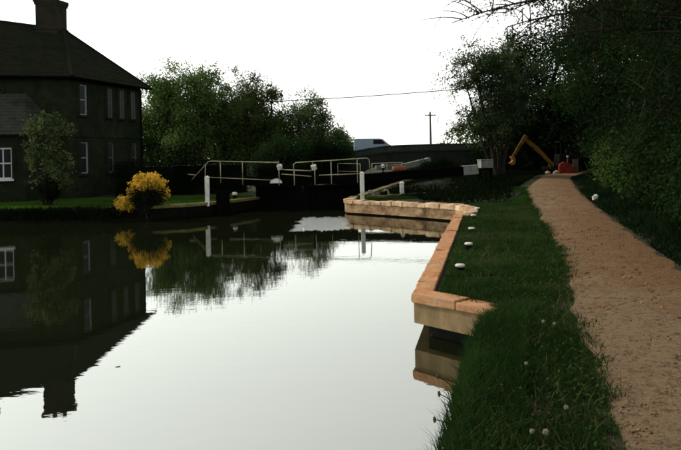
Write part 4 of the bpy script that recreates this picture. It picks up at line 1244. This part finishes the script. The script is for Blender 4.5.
LB_Y = [-3, 0, 3.0, 5.45, 7.5, 7.9, 8.75, 9.0, 20.2, 22, 24, 27, 34]
LB_X = [-.9, -.5, .34, .95, 1.50, 1.80, 1.24, 1.24, 3.52, 4.3, 4.1, 5.9, 8.2]
def scatter_right(n, y0, y1, seed, pw=1.0):
    rng = np.random.default_rng(seed)
    y = y0 + (y1 - y0) * rng.random(n) ** pw
    a = np.interp(y, LB_Y, LB_X); b = np.interp(y, PL_Y, PL_X)
    b = b + .16 * np.sin(y * 5.3) * np.sin(y * 1.7 + 1) + .10 * np.sin(y * 11.0 + 2) + .13 * np.abs(rng.normal(size=n)) - .03
    a = a - np.where((y < 8.0), .22 * rng.random(n), 0)
    x = a + (b - a) * rng.random(n)
    keep = b > a
    x, y = x[keep], y[keep]
    z = np.array([gh(p, q) for p, q in zip(x, y)]) - .02
    ed = x - np.interp(y, LB_Y, LB_X)
    z = np.where(ed < 0, z + ed * 1.6, z)
    return np.stack([x, y, z], 1), ed, np.interp(y, PL_Y, PL_X) - x
def patchy(p, s):
    return np.array([mnoise.noise(Vector((a * s, b * s, 5.0))) for a, b in p[:, :2]])
p, ed, pd = scatter_right(70000, 2.0, 10.5, 201, .8)
rng = np.random.default_rng(5)
pn = patchy(p, 1.3)
h = (.05 + .09 * rng.random(len(p))) * (1 + .9 * np.clip(pn, -.6, 1)) + np.where((ed < .45) & (p[:, 1] < 8.1), .14 * rng.random(len(p)), 0)
h *= .8 * np.clip(.45 + pd * 1.6, .35, 1)
blades('grass', 'dark green tussocky grass on the near bank beside the path', p, h, .005 + .005 * rng.random(len(p)), M['grass'], 202)
p, ed, pd = scatter_right(60000, 10.3, 34, 203, 1.25)
rng = np.random.default_rng(6)
pn = patchy(p, .9)
h = (.04 + .06 * rng.random(len(p))) * (1 + .7 * np.clip(pn, -.6, 1))
blades('grass', 'short dark grass between the orange quay and the path', p, h, .010 + .012 * rng.random(len(p)), M['turf'], 204)
p, ed, pd = scatter_right(3800, 3.2, 24, 221, 1.1)
rng = np.random.default_rng(8)
blades('dry_grass', 'scattered straw-coloured dead blades among the bank grass', p, .06 + .12 * rng.random(len(p)), .004 + .006 * rng.random(len(p)), M['straw'], 222, .8)
n = 5200
yy = 3.2 + 28 * rng.random(n) ** 1.5
cl_ = np.floor(yy * 4) * 1.37
xx = np.interp(yy, PL_Y, PL_X) - .06 + .20 * np.abs(np.sin(cl_ * 12.9)) * rng.random(n) + .04 * rng.normal(size=n)
k = np.sin(cl_ * 78.2) > -.1
p = np.stack([xx, yy, np.full(n, .52)], 1)[k]
blades('edge_grass', 'thin tufts of grass creeping onto the left edge of the path', p, .03 + .07 * rng.random(len(p)), .006 + .006 * rng.random(len(p)), M['grass'], 223, .7)
n = 2600
yy = 3.2 + 20 * rng.random(n) ** 1.3
b_ = np.interp(yy, PL_Y, PL_X); a_ = np.interp(yy, LB_Y, LB_X)
pn = np.array([mnoise.noise(Vector((a * 2.1, b * 2.1, 9.0))) for a, b in zip(a_, yy)])
xx = a_ + .1 + (b_ - a_ - .1) * rng.random(n) ** .7
c = np.stack([xx, yy, .54 + .06 * rng.random(n)], 1)
o = mesh_np('clover', leaf_quads(rng, c, .034, 1.2), 4, M['clover'], loc=(0, 0, .5))
tag(o, 'small broad-leaved clover and weeds mixed into the bank grass', 'weeds', kind='stuff')
# lawn on the left bank
rng = np.random.default_rng(7)
n = 60000
xx = rng.uniform(-19, -4.2, n); yy = rng.uniform(27.1, 34.5, n)
lb = np.interp(xx, [-19, -16, -9.5, -7.4, -6.2, -5.2, -4.5, -4.2], [25.9, 27.3, 27.45, 27.65, 28.3, 29.4, 30.7, 31.6])
k = yy > lb
p = np.stack([xx, yy, np.full(n, .49)], 1)[k]
blades('lawn', 'bright green lawn strip in front of the cottage', p, .05 + .05 * rng.random(len(p)), np.full(len(p), .03), M['lawn'], 205)
n = 9000
xx = rng.uniform(-18, -8.6, n)
p = np.stack([xx, 27.05 + .35 * rng.random(n), rng.uniform(.05, .48, n)], 1)
blades('bank_weeds', 'dark weeds hanging over the left bank edge', p, .1 + .14 * rng.random(n), np.full(n, .03), M['leaf_hedge'], 206)
# lit grass by the lock under the beams
n = 16000
xx = rng.uniform(.7, 5.0, n); yy = rng.uniform(28.2, 31.0, n)
k = (yy > 29.2 - (xx - .6) * 1.0) & (yy > 25.6)
p = np.stack([xx, yy, np.full(n, .5)], 1)[k]
blades('grass', 'sunlit grass on the pale wall beside the right white post', p, .05 + .08 * rng.random(len(p)), np.full(len(p), .025), M['grass'], 207)
# dark grass and weeds, blackened to deepen the shade on the lock side
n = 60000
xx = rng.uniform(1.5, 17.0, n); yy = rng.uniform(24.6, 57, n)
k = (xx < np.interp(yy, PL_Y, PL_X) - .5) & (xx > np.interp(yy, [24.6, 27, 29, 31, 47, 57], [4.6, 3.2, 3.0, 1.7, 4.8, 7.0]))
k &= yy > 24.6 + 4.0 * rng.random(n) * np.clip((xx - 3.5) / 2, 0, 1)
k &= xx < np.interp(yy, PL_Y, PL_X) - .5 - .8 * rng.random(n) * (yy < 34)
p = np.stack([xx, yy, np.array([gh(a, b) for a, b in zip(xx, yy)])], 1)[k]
blades('yard_shade_weeds', 'weeds and rank grass coloured dark for shade, covering the lock side by the bridge', p, .10 + .25 * rng.random(len(p)), np.full(len(p), .05), M['leaf_hedge'], 209)
# undergrowth on the right verge
n = 42000
yy = 7 + 38 * rng.random(n) ** 1.4
xx = np.interp(yy, PR_Y, PR_X) + .05 + 2.6 * rng.random(n) ** 1.3
p = np.stack([xx, yy, np.array([gh(a, b) for a, b in zip(xx, yy)]) - .03], 1)
blades('verge_weeds', 'dark nettles and weeds on the shaded verge right of the path', p, (.08 + .25 * rng.random(n)) * np.clip((xx - np.interp(yy, PR_Y, PR_X)) * 1.2 + .25, .25, 1), .02 + .02 * rng.random(n), M['leaf_deep'], 208)

# gravel on the path
def gravel():
    rng = np.random.default_rng(301)
    n = 26000
    y = 3.0 + 32 * rng.random(n) ** 2.1
    a = np.interp(y, PL_Y, PL_X); b = np.interp(y, PR_Y, PR_X)
    u = rng.random(n)
    x = a + .06 + (b - a - .12) * u
    r = (.0035 + .009 * rng.random(n) ** 2.2) * (1 + y * .035)
    big = rng.random(n) < .02
    r = np.where(big, r * 1.9, r) * np.where(y > 16, .8, 1)
    z = .525 + .03 * (1 - (2 * u - 1) ** 2) + r * .05 + np.array([rise(a_, b_) for a_, b_ in zip(x, y)])
    o6 = np.array([[1, 0, 0], [0, 1, 0], [-1, 0, 0], [0, -1, 0], [.1, .1, .7], [0, 0, -.5]])
    an = rng.uniform(0, 6.28, n); ca, sa = np.cos(an), np.sin(an)
    s = r[:, None] * rng.uniform(.6, 1.3, (n, 3))
    q = o6[None] * s[:, None, :] * rng.uniform(.75, 1.25, (n, 6, 1))
    qx = q[..., 0] * ca[:, None] - q[..., 1] * sa[:, None]; qy = q[..., 0] * sa[:, None] + q[..., 1] * ca[:, None]
    v = np.stack([qx + x[:, None], qy + y[:, None], q[..., 2] + z[:, None]], -1).reshape(-1, 3)
    t8 = np.array([[0, 1, 4], [1, 2, 4], [2, 3, 4], [3, 0, 4], [1, 0, 5], [2, 1, 5], [3, 2, 5], [0, 3, 5]])
    tr = (np.arange(n)[:, None, None] * 6 + t8[None]).reshape(-1, 3)
    o = mesh_np('gravel', v, 3, M['pebble'], loc=(0, 0, .5), tris=tr)
    tag(o, 'loose brown gravel and chippings over the towpath', 'gravel', kind='stuff')
gravel()

# dandelion clocks
dl = [((1.90, 6.74), .16, 'dandelion clock at the grass edge by the path, left of a pair'), ((1.99, 6.68), .15, 'dandelion clock at the grass edge by the path, right of a pair'),
      ((1.40, 5.48), .15, 'lone dandelion clock in the middle of the near grass'), ((1.41, 4.54), .14, 'dandelion clock low in the near grass by the path'),
      ((1.16, 4.14), .14, 'brightest dandelion clock near the bottom edge'), ((1.09, 4.18), .13, 'small dandelion clock just left of the brightest one')]
for i, ((x, y), h, lab) in enumerate(dl):
    z = gh(x, y)
    rng = np.random.default_rng(400 + i)
    t = thing('dandelion', (x, y, z), lab, 'flower', 'dandelion clocks in the grass')
    tip = (x + .02, y + .01, z + h)
    MB().tube([(x, y, z - .02), (x + .008, y, z + h * .6), tip], .003, 5).build('stem', M['grass'], t)
    q = rng.normal(size=(260, 3)); q /= np.linalg.norm(q, axis=1, keepdims=True)
    r = .014 if i != 4 else .018
    mesh_np('seed_head', leaf_quads(rng, np.array(tip) + q * r * rng.uniform(.55, 1, (260, 1)), .008), 4, M['fluff'], t)
# plantain stalks over the water
for i, (b, tip, lab) in enumerate((((.84, 4.62, .40), (.58, 4.6, .56), 'dark seed head stalk leaning lowest over the water'),
                                   ((.90, 4.85, .42), (.64, 4.8, .66), 'middle dark seed head stalk leaning over the water'),
                                   ((.94, 5.05, .42), (.66, 5.0, .72), 'highest dark seed head stalk above the bank grass'))):
    t = thing('plantain', b, lab, 'plant', 'seed heads over the water')
    m = tuple((b[k] + tip[k]) / 2 + (.06 if k == 2 else 0) for k in range(3))
    MB().tube([tuple(x) for x in bez(b, m, tip, 7)], .0035, 5).build('stalk', M['grass'], t)
    MB().blob(tip, (.011, .011, .022), i, (7, 6), .1).build('seed_head', M['seedhead'], t)
# litter and floating bits
t = MB().blob((9.15, 25.2, gh(9.15, 25.2) + .13), (.12, .09, .11), 9, (10, 7), .28).build('litter_bag', M['white'], loc=(9.15, 25.2, gh(9.15, 25.2)))
tag(t, 'small crumpled white bag on the verge right of the path', 'litter')
for i, (x, y, l_, lab) in enumerate(((-2.55, 7.85, .028, 'small dark leaf floating right of the cottage reflection'),)):
    o = MB().prism([(x - l_, y, .001), (x - l_ * .3, y - l_ * .5, .001), (x + l_, y + .01, .001), (x + l_ * .2, y + l_ * .6, .001)],
                   [(x - l_, y, .004), (x - l_ * .3, y - l_ * .5, .004), (x + l_, y + .01, .007), (x + l_ * .2, y + l_ * .6, .004)]).build('floating_leaf', M['debris'], loc=(x, y, 0))
    tag(o, lab, 'leaf')
